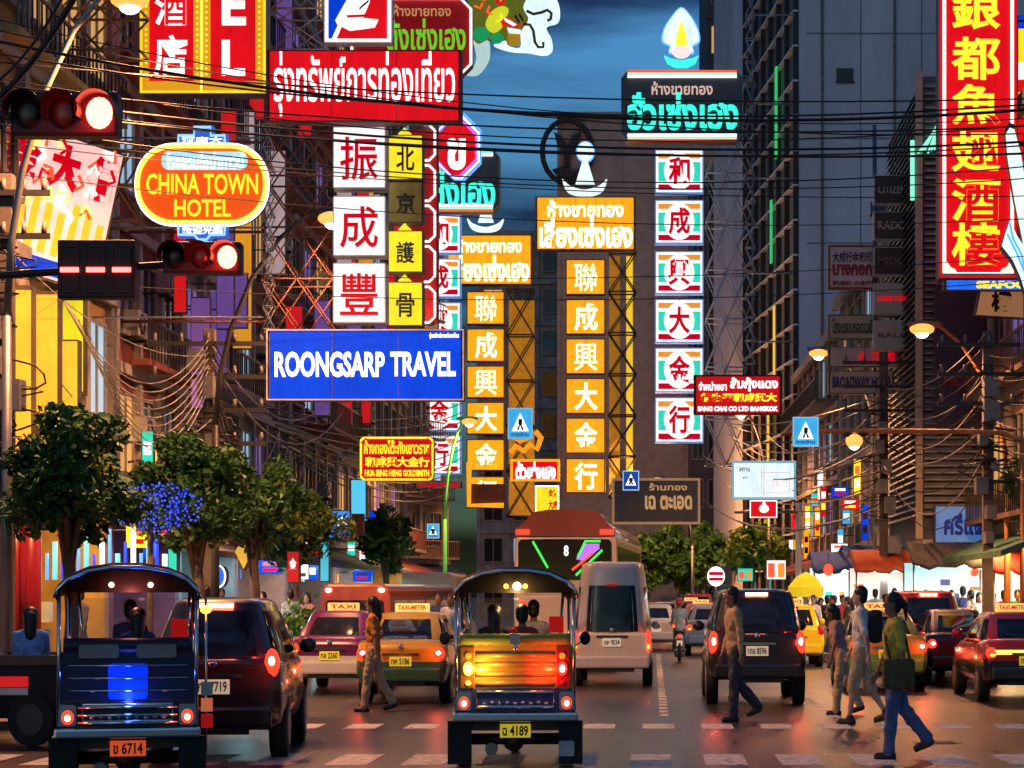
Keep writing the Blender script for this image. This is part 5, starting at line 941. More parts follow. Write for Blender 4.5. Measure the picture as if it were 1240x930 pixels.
# brick red songthaew bus and small pale bus on the left
def minibus(lb, X, Y, rz, L_, W_, Hh, pm, wm, name='minibus', lamps=True):
    t = thing(name, lb, 'minibus', (X, Y, 0), rz, None, ZS); hw = W_ / 2
    MB().loft([[(x * hw, y, z) for x, z in ((-1, .4), (1, .4), (1, Hh * .86), (.94, Hh * .95), (.8, Hh), (-.8, Hh), (-.94, Hh * .95), (-1, Hh * .86))] for y in (0, L_)], smooth=False).build('body', pm, t, bevel=.06)
    MB().prism(rr(-hw * .82, Hh * .56, hw * .82, Hh * .82, .08), -.02, .0).build('rear_window', GLASS, t)
    for s_ in (-1, 1):
        n = int(L_ / 1.1)
        for k in range(n): y = .3 + k * (L_ - .4) / n; MB().box(s_ * hw - .012, s_ * hw + .012, y, y + (L_ - .4) / n - .15, Hh * .56, Hh * .82).build('side_window', wm, t)
        if lamps: MB().ball((s_ * hw * .75, -.01, Hh * .93), (.09, .05, .05), 8, 6).build('marker_lamp', TAILHOT, t)
        MB().box(s_ * hw * .86 - .08, s_ * hw * .86 + .08, -.03, .0, .85, 1.1).build('tail_lamp', TAIL, t)
        for yy in (.9, L_ - .9): MB().cyl((s_ * (hw - .1), yy, .38), .38, .24, 'x', 16).build('wheel', RUBBER, t)
    MB().box(-hw, hw, -.1, -.001, .4, .6).build('bumper', CHROME, t, bevel=.03); return t
minibus('brick red minibus turning behind the violet taxi', -7.55, 50.3, R(-13), 5.2, 1.9, 1.98, PT['brick'], mat('dim lit bus window', (.1, .05, .03), .2, emit=(.5, .25, .12), es=.35, var=.4))
minibus('small pale framed bus far down the left lane', GX(518, 72), 72, 0, 6, 2.0, 2.45, PT['cream'], GLASS, lamps=False)
MATB = mat('dull black paint', (.008, .008, .009), .75, var=.2)
# black pickup entering from the left with a seated passenger
t = thing('pickup_truck', 'black pickup truck with a red and white stripe cut by the left frame edge', 'pickup truck', (-6.5, 27.2, 0), 0, None, ZS)
b = MB(); b.loft([[(x, y, z) for y, z in ((-.85, .32), (-.9, .7), (-.86, .96), (.86, .96), (.9, .7), (.85, .32))] for x in (-5.1, -4.9, -.1, 0)]).build('body', MATB, t, bevel=.03)
MB().box(-2.6, 0, -.9, -.78, .93, 1.04).box(-2.6, 0, .78, .9, .93, 1.04).box(-.12, 0, -.78, .78, .93, 1.04).build('bed_rail', mat('dark maroon rail', (.05, .015, .015), .3, .0, var=.1), t)
MB().loft([[(x, s_ * y, z) for s_, y in ((-1, 1), (1, 1)) for s_ in (s_,)] for x, y, z in ((-4.6, .8, .93), (-4.1, .66, 1.62), (-3.0, .66, 1.62), (-2.7, .8, .93))], closed=False, cap=False).build('cab_roof', PT['black'], t)
MB().prism([(-4.55, .94), (-4.1, 1.55), (-3.02, 1.55), (-2.7, .94)], -.7, .7).build('cab', GLASS, t)
MB().box(-3.6, -1.78, -.93, -.90, .68, .80).build('red_stripe', mat('glowing red stripe', (.6, .02, .02), .4, emit=(.8, .02, .02), es=.5), t); MB().box(-3.6, -1.78, -.925, -.90, .59, .67).build('white_stripe', mat('white stripe paint', (.75, .7, .65), .4), t)  # red stripe glows on its own, standing for the tail light strip
for x in (-1.75, -4.3):
    for s_ in (-1, 1):
        w_ = thing('wheel', None, None); w_.parent = t; MB().cyl((x, s_ * .8, .31), .31, .24, 'y', 22).build('tyre', RUBBER, w_, bevel=.03); MB().cyl((x, s_ * .925, .31), .18, .02, 'y', 16).build('rim', mat('dusty grey hubcap', (.05, .047, .045), .5, .3), w_)
        for k in range(0): a = k * math.pi / 3; MB().bar((x, s_ * .93, .36), (x + .2 * math.cos(a), s_ * .93, .36 + .2 * math.sin(a)), .025).build('spoke', STEEL, w_) if s_ < 0 and x > -2 else None
# tuk-tuks, measured straight off the photograph (already in its proportions)
def tuktuk(label, X, Y, rz, roofm, rollm, panelm, lowm, platem, ptext, upper, seed, blue=False):
    t = thing('tuk_tuk', label, 'tuk-tuk', (X, Y, 0), rz); r = random.Random(seed); W = .69
    # canopy: arched shell from y 0 to 2.2
    out = [(-.73, 2.03), (-.70, 2.12), (-.60, 2.22), (-.40, 2.31), (-.15, 2.35), (.15, 2.35), (.40, 2.31), (.60, 2.22), (.70, 2.12), (.73, 2.03)]; inn = [(x * .955, z - .035) for x, z in out[::-1]]
    MB().loft([[(x, y, z + dz) for x, z in out + inn] for y, dz in ((-.06, -.05), (0, 0), (1.2, .01), (2.35, -.06), (2.5, -.12))]).build('canopy', roofm, t)
    MB().prism([(-.67, 2.04)] + [(x * .94, z - .03) for x, z in out[1:-1]] + [(.67, 2.04)], .42, .45).build('canopy_valance', roofm, t)
    MB().tube([(x, -.07, z - .05) for x, z in out], .022, 6).build('canopy_edge_tube', CHROME, t)
    for s_ in (-1, 1):
        MB().tube([(s_ * .69, -.02, .66), (s_ * .69, -.02, 2.06)], .022, 8).build('chrome_post', CHROME, t); MB().tube([(s_ * .68, 1.25, .6), (s_ * .66, 1.25, 2.1)], .02, 8).build('chrome_post', CHROME, t); MB().tube([(s_ * .55, 2.6, .9), (s_ * .62, 2.35, 2.06)], .02, 8).build('chrome_post', CHROME, t)
        MB().box(s_ * .69 - .012, s_ * .69 + .012, .02, 1.2, .6, 1.12).build('side_panel', lowm, t); MB().tube([(s_ * .69, .05, 1.32), (s_ * .69, 1.2, 1.32)], .018, 6).build('side_rail', CHROME, t)
        MB().box(s_ * .65 - .14, s_ * .65 + .14, -.045, .0, .03, .54).build('mud_flap', RUBBER, t)
        w_ = thing('wheel', None, None); w_.parent = t; MB().cyl((s_ * .61, .34, .28), .28, .17, 'x', 20).build('tyre', RUBBER, w_, bevel=.03); MB().cyl((s_ * .70, .34, .28), .16, .02, 'x', 14).build('rim', CHROME, w_)
        MB().prism(rr(s_ * .60 - .085, .66, s_ * .60 + .085, .88, .03), -.06, -.01).build('lamp_surround', CHROME, t)
        l = MB().ball((s_ * .60, -.06, .75), (.062, .035, .075), 12, 8).build('tail_lamp', TAIL, t); MB().ball((s_ * .60, -.09, .745), (.03, .02, .035), 8, 6).build('bulb', TAILHOT, l)
        if not blue:
            MB().box(s_ * .56 - .075, s_ * .56 + .075, -.03, .0, .93, 1.40).build('lamp_column', mat('amber column reflector', (.4, .14, .02), .3, .3) if s_ < 0 else mat('red column reflector', (.4, .02, .02), .3, .3), t)
            l = MB().ball((s_ * .55, -.045, 1.15), (.06, .03, .085), 12, 8).build('upper_lamp', AMBL if s_ < 0 else TAIL, t); MB().ball((s_ * .55, -.07, 1.15), (.032, .02, .045), 8, 6).build('bulb', mat('hot amber bulb', (1, .7, .3), .3, 0, (1, .7, .25), 8, var=0) if s_ < 0 else TAILHOT, l)
            q = bpy.data.lights.new('lamp_glow', 'POINT'); q.energy = 9 if s_ < 0 else 7; q.color = (1, .55, .12) if s_ < 0 else (1, .06, .03); q.shadow_soft_size = .04; qo = bpy.data.objects.new('lamp_glow', q); col.objects.link(qo); qo.parent = l; qo.location = (s_ * .40, -.2, 1.15)
            MB().ball((s_ * .55, -.04, 1.30), (.04, .02, .04), 10, 6).build('reflector', mat('amber reflector', (.6, .25, .02), .2, emit=(.9, .35, .03), es=.6), t)
            l = MB().ball((s_ * .55, -.04, .985), (.035, .02, .03), 10, 6).build('reflector', AMBL if s_ < 0 else TAILD, t)
    # rear body
    MB().prism([(-.70, .92), (.70, .92), (.69, 1.42), (-.69, 1.42)], .0, .08).build('rear_panel', panelm, t)
    if not blue:
        b = MB()
        for k in range(4): z = .98 + k * .108; b.tube([(-.46, -.012, z), (.46, -.012, z)], .03, 8)
        b.build('panel_ribs', panelm, t)
    b = MB()
    rings = []
    n = 26
    for k in range(n + 1):
        x = -.645 + 1.29 * k / n; f = 1 - .10 * (k % 2) if not blue else 1; rings.append([(x, .05 + .10 * f * math.cos(a), 1.485 + .085 * f * math.sin(a)) for a in [2 * math.pi * i / 10 for i in range(10)]])
    b.loft(rings).build('seat_back_roll', rollm, t)
    if blue:
        for s_ in (-1, 1): MB().prism(rr(s_ * .29 - .20, 1.36, s_ * .29 + .20, 1.50, .03), -.07, -.0).build('back_cushion', mat('beige vinyl cushion', (.32, .26, .18), .5, var=.2), t)
        b = MB()
        for k in range(3): z = 1.02 + k * .13; b.tube([(-.60, -.02, z), (.60, -.02, z)], .012, 6)
        b.build('chrome_rails', CHROME, t); MB().prism(rr(-.20, .93, .20, 1.30, .04), -.012, -.001).build('blue_lit_panel', mat('blue lit panel', (.02, .04, .5), .3, 0, (.0, .03, .9), .8, var=.3, scale=3), t)
        l = bpy.data.lights.new('blue_glow', 'POINT'); l.energy = 6; l.color = (.05, .12, 1); l.shadow_soft_size = .05; o = bpy.data.objects.new('blue_glow', l); col.objects.link(o); o.parent = t; o.location = (0, -.14, .96)
    else:
        MB().prism([(-.06, 1.44), (.06, 1.44), (.06, 1.56), (-.06, 1.56)], -.09, -.055).build('chrome_crest', CHROME, t); MB().ball((0, -.09, 1.40), (.03, .03, .05), 8, 6).build('latch', CHROME, t)
    MB().box(-.70, .70, -.005, .10, .64, .915).build('lower_panel', lowm, t, bevel=.01)
    MB().tube([(-.45, -.03, .70), (-.45, -.03, .88), (.45, -.03, .88), (.45, -.03, .70)], .02, 6, True).build('chrome_frame', CHROME, t)
    for k in range(9): MB().ball((-.36 + k * .09, -.02, .74 + .012 * (k % 2)), (.028, .02, .022), 8, 6).build('chrome_stud', CHROME, t)
    b = MB().box(-.735, .735, -.12, .02, .53, .635).build('bumper', CHROME, t, bevel=.025)
    if blue:
        b = MB()
        for k in range(3): b.tube([(-.50, -.05, .69 + k * .08), (.50, -.05, .69 + k * .08)], .016, 6)
        b.build('chrome_grille', CHROME, t)
    MB().box(-.62, .62, .02, 1.3, .42, .53).build('chassis', DARKST, t); MB().cyl((0, .34, .30), .07, 1.1, 'x', 10).build('rear_axle', DARKST, t); MB().ball((-.02, .34, .28), .13, 12, 8).build('differential', DARKST, t); MB().cyl((-.28, .2, .20), .075, .42, 'y', 12).build('muffler', STEEL, t)
    MB().box(-.18, .18, -.03, -.005, .34, .50).build('licence_plate', platem, t); lettering(ptext, -.15, .36, .15, .48, -.034, L_BLACK, t, .03, .006)
    MB().box(-.62, .62, .10, .55, .72, .90).build('seat_cushion', rollm, t, bevel=.04); MB().box(-.66, .66, .02, 2.5, .54, .60).build('floor', DARKST, t)
    MB().box(-.30, .30, 1.45, 1.85, .7, .95).build('driver_seat', BLACKP, t, bevel=.04); MB().box(-.55, .55, 2.3, 2.62, .5, 1.15).build('front_cowl', lowm, t, bevel=.06)
    MB().prism([(-.55, 1.17), (.55, 1.17), (.60, 1.98), (-.60, 1.98)], 2.44, 2.46).build('windscreen_frame', mat('clear windscreen', (.9, .9, .9), .05, alpha=.12, var=0), t)
    MB().tube([(-.35, 2.1, 1.28), (0, 2.2, 1.2), (.35, 2.1, 1.28)], .018, 6).build('handlebar', CHROME, t)
    w_ = thing('wheel', None, None); w_.parent = t; MB().cyl((0, 2.5, .26), .26, .12, 'x', 18).build('tyre', RUBBER, w_, bevel=.03)
    for x, m in ((.02, 'a'), (-.11, 'b'), (.12, 'b')) if not blue else ((-.18, 'c'), (.22, 'c')):
        MB().ball((x, .35, 2.12), (.05 if m == 'a' else .03,) * 3, 10, 8).build('canopy_bulb', mat('warm canopy bulb', (1, .8, .5), .3, 0, (1, .7, .3), 7, var=0) if m == 'a' else AMBL if m == 'b' else mat('pink canopy bulb', (1, .5, .4), .3, 0, (1, .4, .3), 4, var=0), t)
    l = bpy.data.lights.new('canopy_light', 'POINT'); l.energy = 9 if not blue else 4; l.color = (1, .62, .25) if not blue else (1, .3, .25); l.shadow_soft_size = .05; o = bpy.data.objects.new('canopy_light', l); col.objects.link(o); o.parent = t; o.location = (.02, .35, 2.0)
    if blue:
        MB().tube([(.79, .1, .35), (.79, .1, 2.0)], .015, 6).build('side_mast', CHROME, t); MB().ball((.79, .06, 1.86), (.06, .04, .045), 10, 6).build('side_marker_lamp', AMBL, t)
        for k, m in ((0, TAILD), (1, mat('salmon reflector board', (.6, .22, .14), .4, emit=(.7, .15, .06), es=.5)), (2, CHROME)): MB().box(.74, .86, .02, .06, .62 + k * .17, .76 + k * .17).build('reflector_board', m, t)
    else:
        for s_ in (-1, 1): MB().tube([(s_ * .69, 2.3, 1.3), (s_ * .86, 2.2, 1.42)], .012, 5).build('mirror_arm', CHROME, t); MB().ball((s_ * .90, 2.2, 1.46), (.07, .02, .09), 10, 6).build('mirror', BLACKP, t)
        for s_ in (-1, 1): MB().prism(rr(s_ * .60 - .09, .12, s_ * .60 + .09, .30, .02), -.052, -.046).build('flap_emblem', mat('flap white print', (.5, .5, .5), .6), t) if s_ > 0 else None
    MB().box(.42, .60, 1.25, 1.4, 1.55, 1.75).build('fare_board', TAILD, t)
    return t
DKROOF = mat('dark maroon vinyl canopy', (.035, .012, .012), .75, var=.3)
tuktuk('blue lit tuk-tuk with dark maroon canopy and red plate beside the minivan', GX(155, 20.6), 20.6, R(13), DKROOF, mat('navy vinyl', (.018, .018, .035), .4, var=.2), mat('dark blue lacquer', (.010, .012, .06), .3, var=.2, coat=.5), mat('black blue lacquer', (.012, .012, .03), .3, coat=.5), PLR, 'ข 6714', False, 1, blue=True)
tuktuk('gold and green tuk-tuk with amber lamps in the middle of the road', GX(624, 23.3), 23.3, R(4), mat('black brown vinyl canopy', (.022, .014, .010), .75, var=.3), mat('olive quilted vinyl', (.34, .34, .04), .45, var=.25), mat('gold lacquer', (.62, .34, .05), .3, .2, var=.2, coat=.5), mat('royal blue lacquer', (.02, .04, .20), .3, var=.2, coat=.5), PLY, 'ฉ 4189', True, 2)
# motorcycle
def motorcycle(lb, X, Y, rz=0, cm=PT['blue']):
    t = thing('motorcycle', lb, 'motorcycle', (X, Y, 0), rz, None, ZS)
    for yy in (.3, 1.5):
        w_ = thing('wheel', None, None); w_.parent = t; MB().tube([(0, yy + .25 * math.cos(a), .3 + .25 * math.sin(a)) for a in [2 * math.pi * k / 18 for k in range(18)]], .05, 6, True).build('tyre', RUBBER, w_); MB().cyl((0, yy, .3), .18, .03, 'x', 14).build('rim', STEEL, w_)
    MB().ball((0, .75, .62), (.13, .5, .16), 12, 8).build('body', cm, t); MB().box(-.12, .12, .2, .95, .74, .82).build('seat', BLACKP, t, bevel=.03); MB().ball((0, 1.25, .7), (.2, .12, .28), 12, 8).build('leg_shield', cm, t)
    MB().tube([(-.32, 1.1, 1.02), (0, 1.25, .98), (.32, 1.1, 1.02)], .02, 6).build('handlebar', STEEL, t); MB().bar((0, 1.5, .3), (0, 1.25, .98), .035).build('fork', STEEL, t)
    MB().ball((0, .12, .68), (.07, .04, .05), 10, 6).build('tail_lamp', TAIL, t); MB().box(-.09, .09, .08, .1, .42, .56).build('licence_plate', PLW, t); MB().bar((-.1, .75, .3), (.16, .1, .32), .045, 8).build('exhaust', CHROME, t); return t
motorcycle('motorcycle ridden between the lanes by the rider in pale blue', GX(823, 60), 60)
motorcycle('motorcycle waiting close behind the left taxis', GX(546, 49), 49, 0, PT['black'])
# ---------------------------------------------------------------- food stalls on the right
def stall(lb, X, Y, wd, rz, awn, back, seed, ah=3.2):
    r = random.Random(seed); t = thing('food_stall', lb, 'food stall', (X, Y, .14), rz, 'food stalls on the right pavement'); hw = wd / 2
    b = MB(); n = 12; rings = []
    for k in range(n + 1):
        x = -hw + wd * k / n; sg = .06 * math.cos(k * math.pi / 1.5) + r.uniform(-.05, .05); rings.append([(x, -1.5, ah - .45 + sg), (x, -.2, ah + .12 + sg * .4), (x, 1.1, ah - .1 + sg), (x, 1.1, ah - .13 + sg), (x, -.2, ah + .09 + sg * .4), (x, -1.5, ah - .62 + sg)])
    b.loft(rings).build('awning', awn, t)
    for sx in (-1, 1):
        for y in (-1.3, .95): MB().tube([(sx * (hw - .08), y, 0), (sx * (hw - .08), y, ah - .5)], .03, 6).build('post', STEEL, t)
    MB().box(-hw + .15, hw - .15, -.9, -.2, 0, .95).build('counter', mat('stainless counter', (.5, .5, .5), .3, .8, var=.2), t, bevel=.02)
    MB().box(-hw + .1, hw - .1, .9, 1.0, .9, ah - .45).build('lit_back_board', back, t)
    b = MB()
    for k in range(int(wd * 4)): x = -hw + .25 + r.random() * (wd - .5); m = r.choice(GOODS); b.use(m).cyl((x, r.uniform(-.8, -.3), 1.08), r.uniform(.06, .13), r.uniform(.12, .3), 'z', 8)
    b.build('food_display', None, t)
    q = MB().bar((-hw + .3, -.6, ah - .55), (hw - .3, -.6, ah - .55), .035, 6).build('fluorescent_tube', mat('lit fluorescent tube', (1, 1, 1), .3, 0, (.95, 1, .95), 6, var=0), t)
    l = bpy.data.lights.new('stall_light', 'AREA'); l.shape = 'RECTANGLE'; l.size = wd * .8; l.size_y = .3; l.energy = 60 * wd; l.color = (.95, 1, .95); o = bpy.data.objects.new('stall_light', l); col.objects.link(o); o.parent = t; o.location = (0, -.6, ah - .62)
    for k in range(int(wd * 2.2)):
        x = -hw + .25 + k * .44 + r.uniform(-.05, .05); m = r.choice((AO, L_DKBLUE, L_WHITE, G_TEAL, GOODS[0], GOODS[4], GOODS[1], STEEL)); q = r.uniform(.9, 1.5); MB().box(x, x + r.uniform(.15, .36), .87, .898, ah - q - r.uniform(.1, .4), ah - q).build('menu_card', m, t)
    return t
BW = glow('cool white stall board', (.85, .97, 1), .85, True); BW2 = glow('warm white stall board', (1, .84, .72), .85, True); BT = glow('pale turquoise stall board', (.5, .85, .9), .8, True)
AO = mat('orange red awning', (.55, .10, .03), .8, var=.3); AB = mat('charcoal awning', (.07, .065, .07), .85, var=.4); AU = mat('blue awning', (.04, .08, .3), .8, var=.3); ARD = mat('red awning', (.5, .04, .03), .8, var=.3)
stall('food stall under an orange red awning with a warm white lit back', GX(1077, 62.5), 62.5, 2.5, 0, AO, BW2, 1)
stall('food stall under a baggy charcoal awning with a turquoise lit back', GX(1158, 58.2), 58.2, 3.0, 0, AB, BT, 2, 3.3)
stall('food stall under a red awning at the right frame edge', GX(1232, 55), 55, 1.9, 0, ARD, BW2, 3, 3.1)
stall('food stall under a blue awning beside the yellow umbrella', GX(1018, 69), 69, 2.2, 0, AU, BW, 4, 3.3)
stall('small stall under a blue awning behind the orange one', GX(1055, 73), 73, 2.2, 0, AU, BW, 5, 3.6)
t = thing('market_umbrella', 'yellow market umbrella glowing over the waiting crowd', 'umbrella', (GX(976, 66), 66, 0)); MB().tube([(0, 0, 0), (0, 0, 2.9)], .025, 6).build('pole', STEEL, t)
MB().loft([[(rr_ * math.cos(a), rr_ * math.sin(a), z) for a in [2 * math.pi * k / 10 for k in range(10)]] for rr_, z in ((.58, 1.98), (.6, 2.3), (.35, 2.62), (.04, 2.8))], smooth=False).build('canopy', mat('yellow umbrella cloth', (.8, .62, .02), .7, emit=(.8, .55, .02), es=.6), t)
for px, py, d, lb, m in ((1003, 690, 66, 'red paper lantern left of the orange awning', N_RED), (1180, 690, 57.6, 'red paper lantern over the charcoal awning stall', N_RED), (1107, 692, 60.6, 'yellow lantern between the two big food stalls', N_YEL)):
    t = thing('lantern', lb, 'lantern', P(px, py, d)); MB().ball((0, 0, 0), (.16, .16, .2), 12, 8).build('shade', m, t); MB().bar((0, 0, .2), (0, 0, .6), .01).build('cord', CABLEM, t)
t = thing('no_entry_board', 'small white and red striped road board under the bright tree', 'road sign', P(867, 702, 90)); MB().tube([(0, 0, -2), (0, 0, .2)], .05, 6).build('post', STEEL, t); MB().prism(ell(0, .15, .4, .45, 18), -.08, -.05).build('disc', N_WHITE, t); MB().box(-.32, .32, -.1, -.081, .2, .36).box(-.32, .32, -.1, -.081, -.05, .1).build('red_bars', G_DRED, t)
t = thing('grey_post', 'pale grey steel post carrying the lit notice board', 'post', (GX(967, 80.3), 80.3, .1)); MB().tube([(0, 0, 0), (0, 0, 5.7)], .13, 10).build('pole', WHITEP, t); MB().bar((0, -.1, 5.3), (-2.6, .1, 5.3), .05).build('arm', STEEL, t)
for rect, d, m, lb in (((928, 678, 952, 702), 82, G_WHITE, 'white lit menu sheet with orange food pictures under the bright tree'), ((893, 688, 912, 704), 88, G_TEAL, 'turquoise lit shop board under the bright tree')):
    t = sign('menu_sheet', lb, rect, d, m, []); w_ = rect[2] - rect[0]
    for k in range(2): plate(t, [(rect[0] + 2 + k * w_ * .5, rect[1] + 4), (rect[0] + w_ * .42 + k * w_ * .5, rect[1] + 4), (rect[0] + w_ * .42 + k * w_ * .5, rect[3] - 3), (rect[0] + 2 + k * w_ * .5, rect[3] - 3)], -.04, -.021, (N_RED, G_ORBAR)[k], 'food_picture')
# ---------------------------------------------------------------- people: one continuous body each (overlapping limbs fused into a single skin), clothes and hair as children
SKIN = [mat('skin ' + n, c, .55, var=.06) for n, c in (('tan', (.42, .24, .15)), ('brown', (.30, .16, .10)), ('fair', (.55, .36, .26)))]
HAIR = mat('black hair', (.012, .010, .010), .45, var=.3, scale=20); SHOE = mat('dark shoe leather', (.04, .03, .025), .5, var=.2)
def cloth(n, c): return mat('cloth ' + n, c, .85, var=.3, scale=9, bump=.9)
CL = dict(tan=cloth('tan', (.56, .38, .20)), denim=cloth('denim', (.08, .15, .32)), dkdenim=cloth('dark denim', (.05, .055, .075)), white=cloth('white', (.80, .76, .72)), khaki=cloth('khaki', (.55, .42, .25)), olive=cloth('olive yellow', (.58, .52, .08)), dkolive=cloth('dark olive', (.10, .085, .03)), blue=cloth('sky blue', (.20, .42, .78)), orange=cloth('orange', (.60, .22, .04)), pink=cloth('dusty pink', (.45, .26, .24)), black=cloth('black', (.02, .02, .022)), red=cloth('red', (.5, .04, .04)), green=cloth('green', (.08, .25, .08)), grey=cloth('grey', (.22, .22, .23)), pale=cloth('pale blue', (.30, .50, .62)), navy=cloth('navy', (.03, .05, .18)))
FOLD = bpy.data.textures.new('cloth folds', 'CLOUDS'); FOLD.noise_scale = .09; FOLD.noise_depth = 2
def fused(shapes, voxel, name, m, parent, smooth=6, fold=0):
    """shapes: ('c', p, q, r0, r1) tapered limb or ('e', centre, radii) ellipsoid -> one continuous skin"""
    b = MB()
    for s in shapes:
        if s[0] == 'c':
            p, q = Vector(s[1]), Vector(s[2]); r0, r1 = s[3], s[4]; d = (q - p); ln = max(d.length, 1e-4); d /= ln; u = d.cross(Vector((0, 1, 0)) if abs(d.y) < .9 else Vector((1, 0, 0))).normalized(); v = d.cross(u); rings = []
            for o, f in ((-r0 * .98, .08), (-r0 * .7, .7), (-r0 * .35, .93), (0, 1)): rings.append((p + d * o, r0 * f))
            rings.append((p.lerp(q, .35), (r0 * .6 + r1 * .4) * 1.04))
            for o, f in ((0, 1), (r1 * .35, .93), (r1 * .7, .7), (r1 * .98, .08)): rings.append((q + d * o, r1 * f))
            b.loft([[c + (u * math.cos(2 * math.pi * k / 10) + v * math.sin(2 * math.pi * k / 10)) * rad for k in range(10)] for c, rad in rings])
        else: b.ball(s[1], s[2], 14, 10)
    o = b.build(name, m, None); md = o.modifiers.new('r', 'REMESH'); md.mode = 'VOXEL'; md.voxel_size = voxel; md.use_smooth_shade = True
    sm = o.modifiers.new('s', 'SMOOTH'); sm.factor = .5; sm.iterations = smooth
    if fold: dm = o.modifiers.new('d', 'DISPLACE'); dm.texture = FOLD; dm.strength = fold; dm.mid_level = .5; dm.texture_coords = 'LOCAL'
    dg = bpy.context.evaluated_depsgraph_get(); me = bpy.data.meshes.new_from_object(o.evaluated_get(dg)); old = o.data; bpy.data.objects.remove(o); bpy.data.meshes.remove(old)
    me.name = name; me.materials.clear(); me.materials.append(m)
    for p in me.polygons: p.use_smooth = True
    return link(name, me, parent)
def person(label, X, Y, Z=0, face=0, shirt='white', legs='denim', skin=0, s=1.0, thigh=(0, 0), knee=(0, 0), arm=(0, 0), elbow=(15, 15), out=(8, 8), lean=0, turn=0, sleeves=.5, shorts=False, hair='short', bag=None, fine=False, seat=False, helmet=None, group=None, zs=ZS):
    """local frame: forward +Y, right +X. face = heading about Z (0 looks away from the camera)"""
    t = thing('person', label, 'person', (X, Y, Z), R(face), group, zs); t.scale = (s, s, s * zs)
    def d(a): return Vector((0, math.sin(R(a)), -math.cos(R(a))))
    hipz = .90; legsJ = []
    for i, sx in enumerate((-1, 1)):
        hp = Vector((sx * .095, 0, hipz)); kn = hp + d(thigh[i]) * .43; an = kn + d(thigh[i] - knee[i]) * .42; to = an + Vector((0, .145 * math.cos(R(max(0, knee[i] - thigh[i]) * .7)), -.06 - .12 * math.sin(R(max(0, knee[i] - thigh[i]) * .7)))); he = an + Vector((0, -.05, -.055)); legsJ.append((hp, kn, an, to, he))
    low = min(min(l[3].z, l[4].z) for l in legsJ) - .03 if not seat else hipz - .1
    dz = Vector((0, 0, -low))
    def up(p): # torso lean about hips
        q = Vector(p) - Vector((0, 0, hipz)); q = Matrix.Rotation(R(-lean), 3, 'X') @ q; return q + Vector((0, 0, hipz)) + dz
    legsJ = [tuple(p + dz for p in l) for l in legsJ]
    vx = .012 if fine else .02
    neck, head = up((0, .0, 1.45)), up((0, .025 + .0, 1.585))
    TOR = [('e', up((0, 0, .93)), (.155, .11, .12)), ('e', up((0, 0, 1.08)), (.135, .095, .15)), ('e', up((0, .0, 1.27)), (.165, .11, .17)), ('c', up((-.13, 0, 1.38)), up((.13, 0, 1.38)), .062, .062), ('c', up((0, 0, 1.0)), up((0, 0, 1.3)), .11, .12)]
    HEADS = [('c', neck - Vector((0, 0, .04)), head - Vector((0, 0, .05)), .055, .05), ('e', head + Vector((0, 0, .015)), (.080, .100, .115)), ('e', head + Vector((0, .035, -.06)), (.058, .062, .058))]
    fw = Matrix.Rotation(R(turn), 3, 'Z')
    for p, r_ in (((0, .106, -.005), (.014, .022, .022)), ((.08, 0, 0), (.012, .022, .032)), ((-.08, 0, 0), (.012, .022, .032))): HEADS.append(('e', head + fw @ Vector(p), r_))
    ARMS, HANDS, SLV = [], [], []
    for i, sx in enumerate((-1, 1)):
        sh = up((sx * .175, 0, 1.385)); R3 = Matrix.Rotation(R(-lean * .6), 3, 'X')
        def ad(a, o): return R3 @ Vector((sx * math.sin(R(o)), math.sin(R(a)) * math.cos(R(o)), -math.cos(R(a)) * math.cos(R(o))))
        el = sh + ad(arm[i], out[i]) * .285; fd = ad(arm[i] + elbow[i], out[i] * .6); wr = el + fd * .25; pm = wr + fd * .075
        ARMS += [('c', sh, el, .05, .038), ('c', el, wr, .038, .026)]; SLV += [('c', sh, sh + (el - sh) * min(1, sleeves * 1.9), .060, .052)] + ([('c', el, el + (wr - el) * ((sleeves - .53) / .47), .050, .040)] if sleeves > .55 else [])
        side = fd.cross(Vector((1, 0, 0))).normalized() if abs(fd.x) < .95 else Vector((0, 1, 0)); th_ = Vector((-sx, 0, 0))
        HANDS += [('e', pm - fd * .01, (.024, .036, .05))]
        if fine:
            for k, ln in enumerate((.06, .07, .066, .052)):
                b0 = pm + fd * .03 + side * (-.028 + .0185 * k); m1 = b0 + fd * ln * .55 + th_ * .006; HANDS += [('c', b0, m1, .009, .0085), ('c', m1, m1 + (fd * .8 + th_ * .6).normalized() * ln * .5, .0085, .0075)]
            b0 = pm - side * .03 - fd * .015; HANDS += [('c', b0, b0 - side * .02 + fd * .03 + th_ * .012, .0105, .009), ('c', b0 - side * .02 + fd * .03 + th_ * .012, b0 - side * .015 + fd * .055 + th_ * .02, .009, .008)]
        else: HANDS += [('c', pm, pm + fd * .07 + th_ * .02, .022, .014), ('c', pm - side * .02, pm - side * .035 + fd * .04, .011, .009)]
    LG, FT, TR = [], [], []
    for (hp, kn, an, to, he) in legsJ:
        LG += [('c', hp, kn, .082, .055), ('c', kn, an, .054, .036), ('e', kn + (an - kn) * .28 + Vector((0, -.018, 0)), (.05, .055, .10))]; FT += [('c', he, to, .038, .032), ('c', an, he, .036, .038)]
        TR += [('c', hp, kn, .106, .082 if not shorts else .098)] + ([('c', kn, an + (an - kn) * .05, .080, .072)] if not shorts else [('c', kn, kn + (an - kn) * .12, .098, .095)])
    fused(TOR + HEADS + ARMS + HANDS + LG + FT, vx, 'body', SKIN[skin], t, 4)
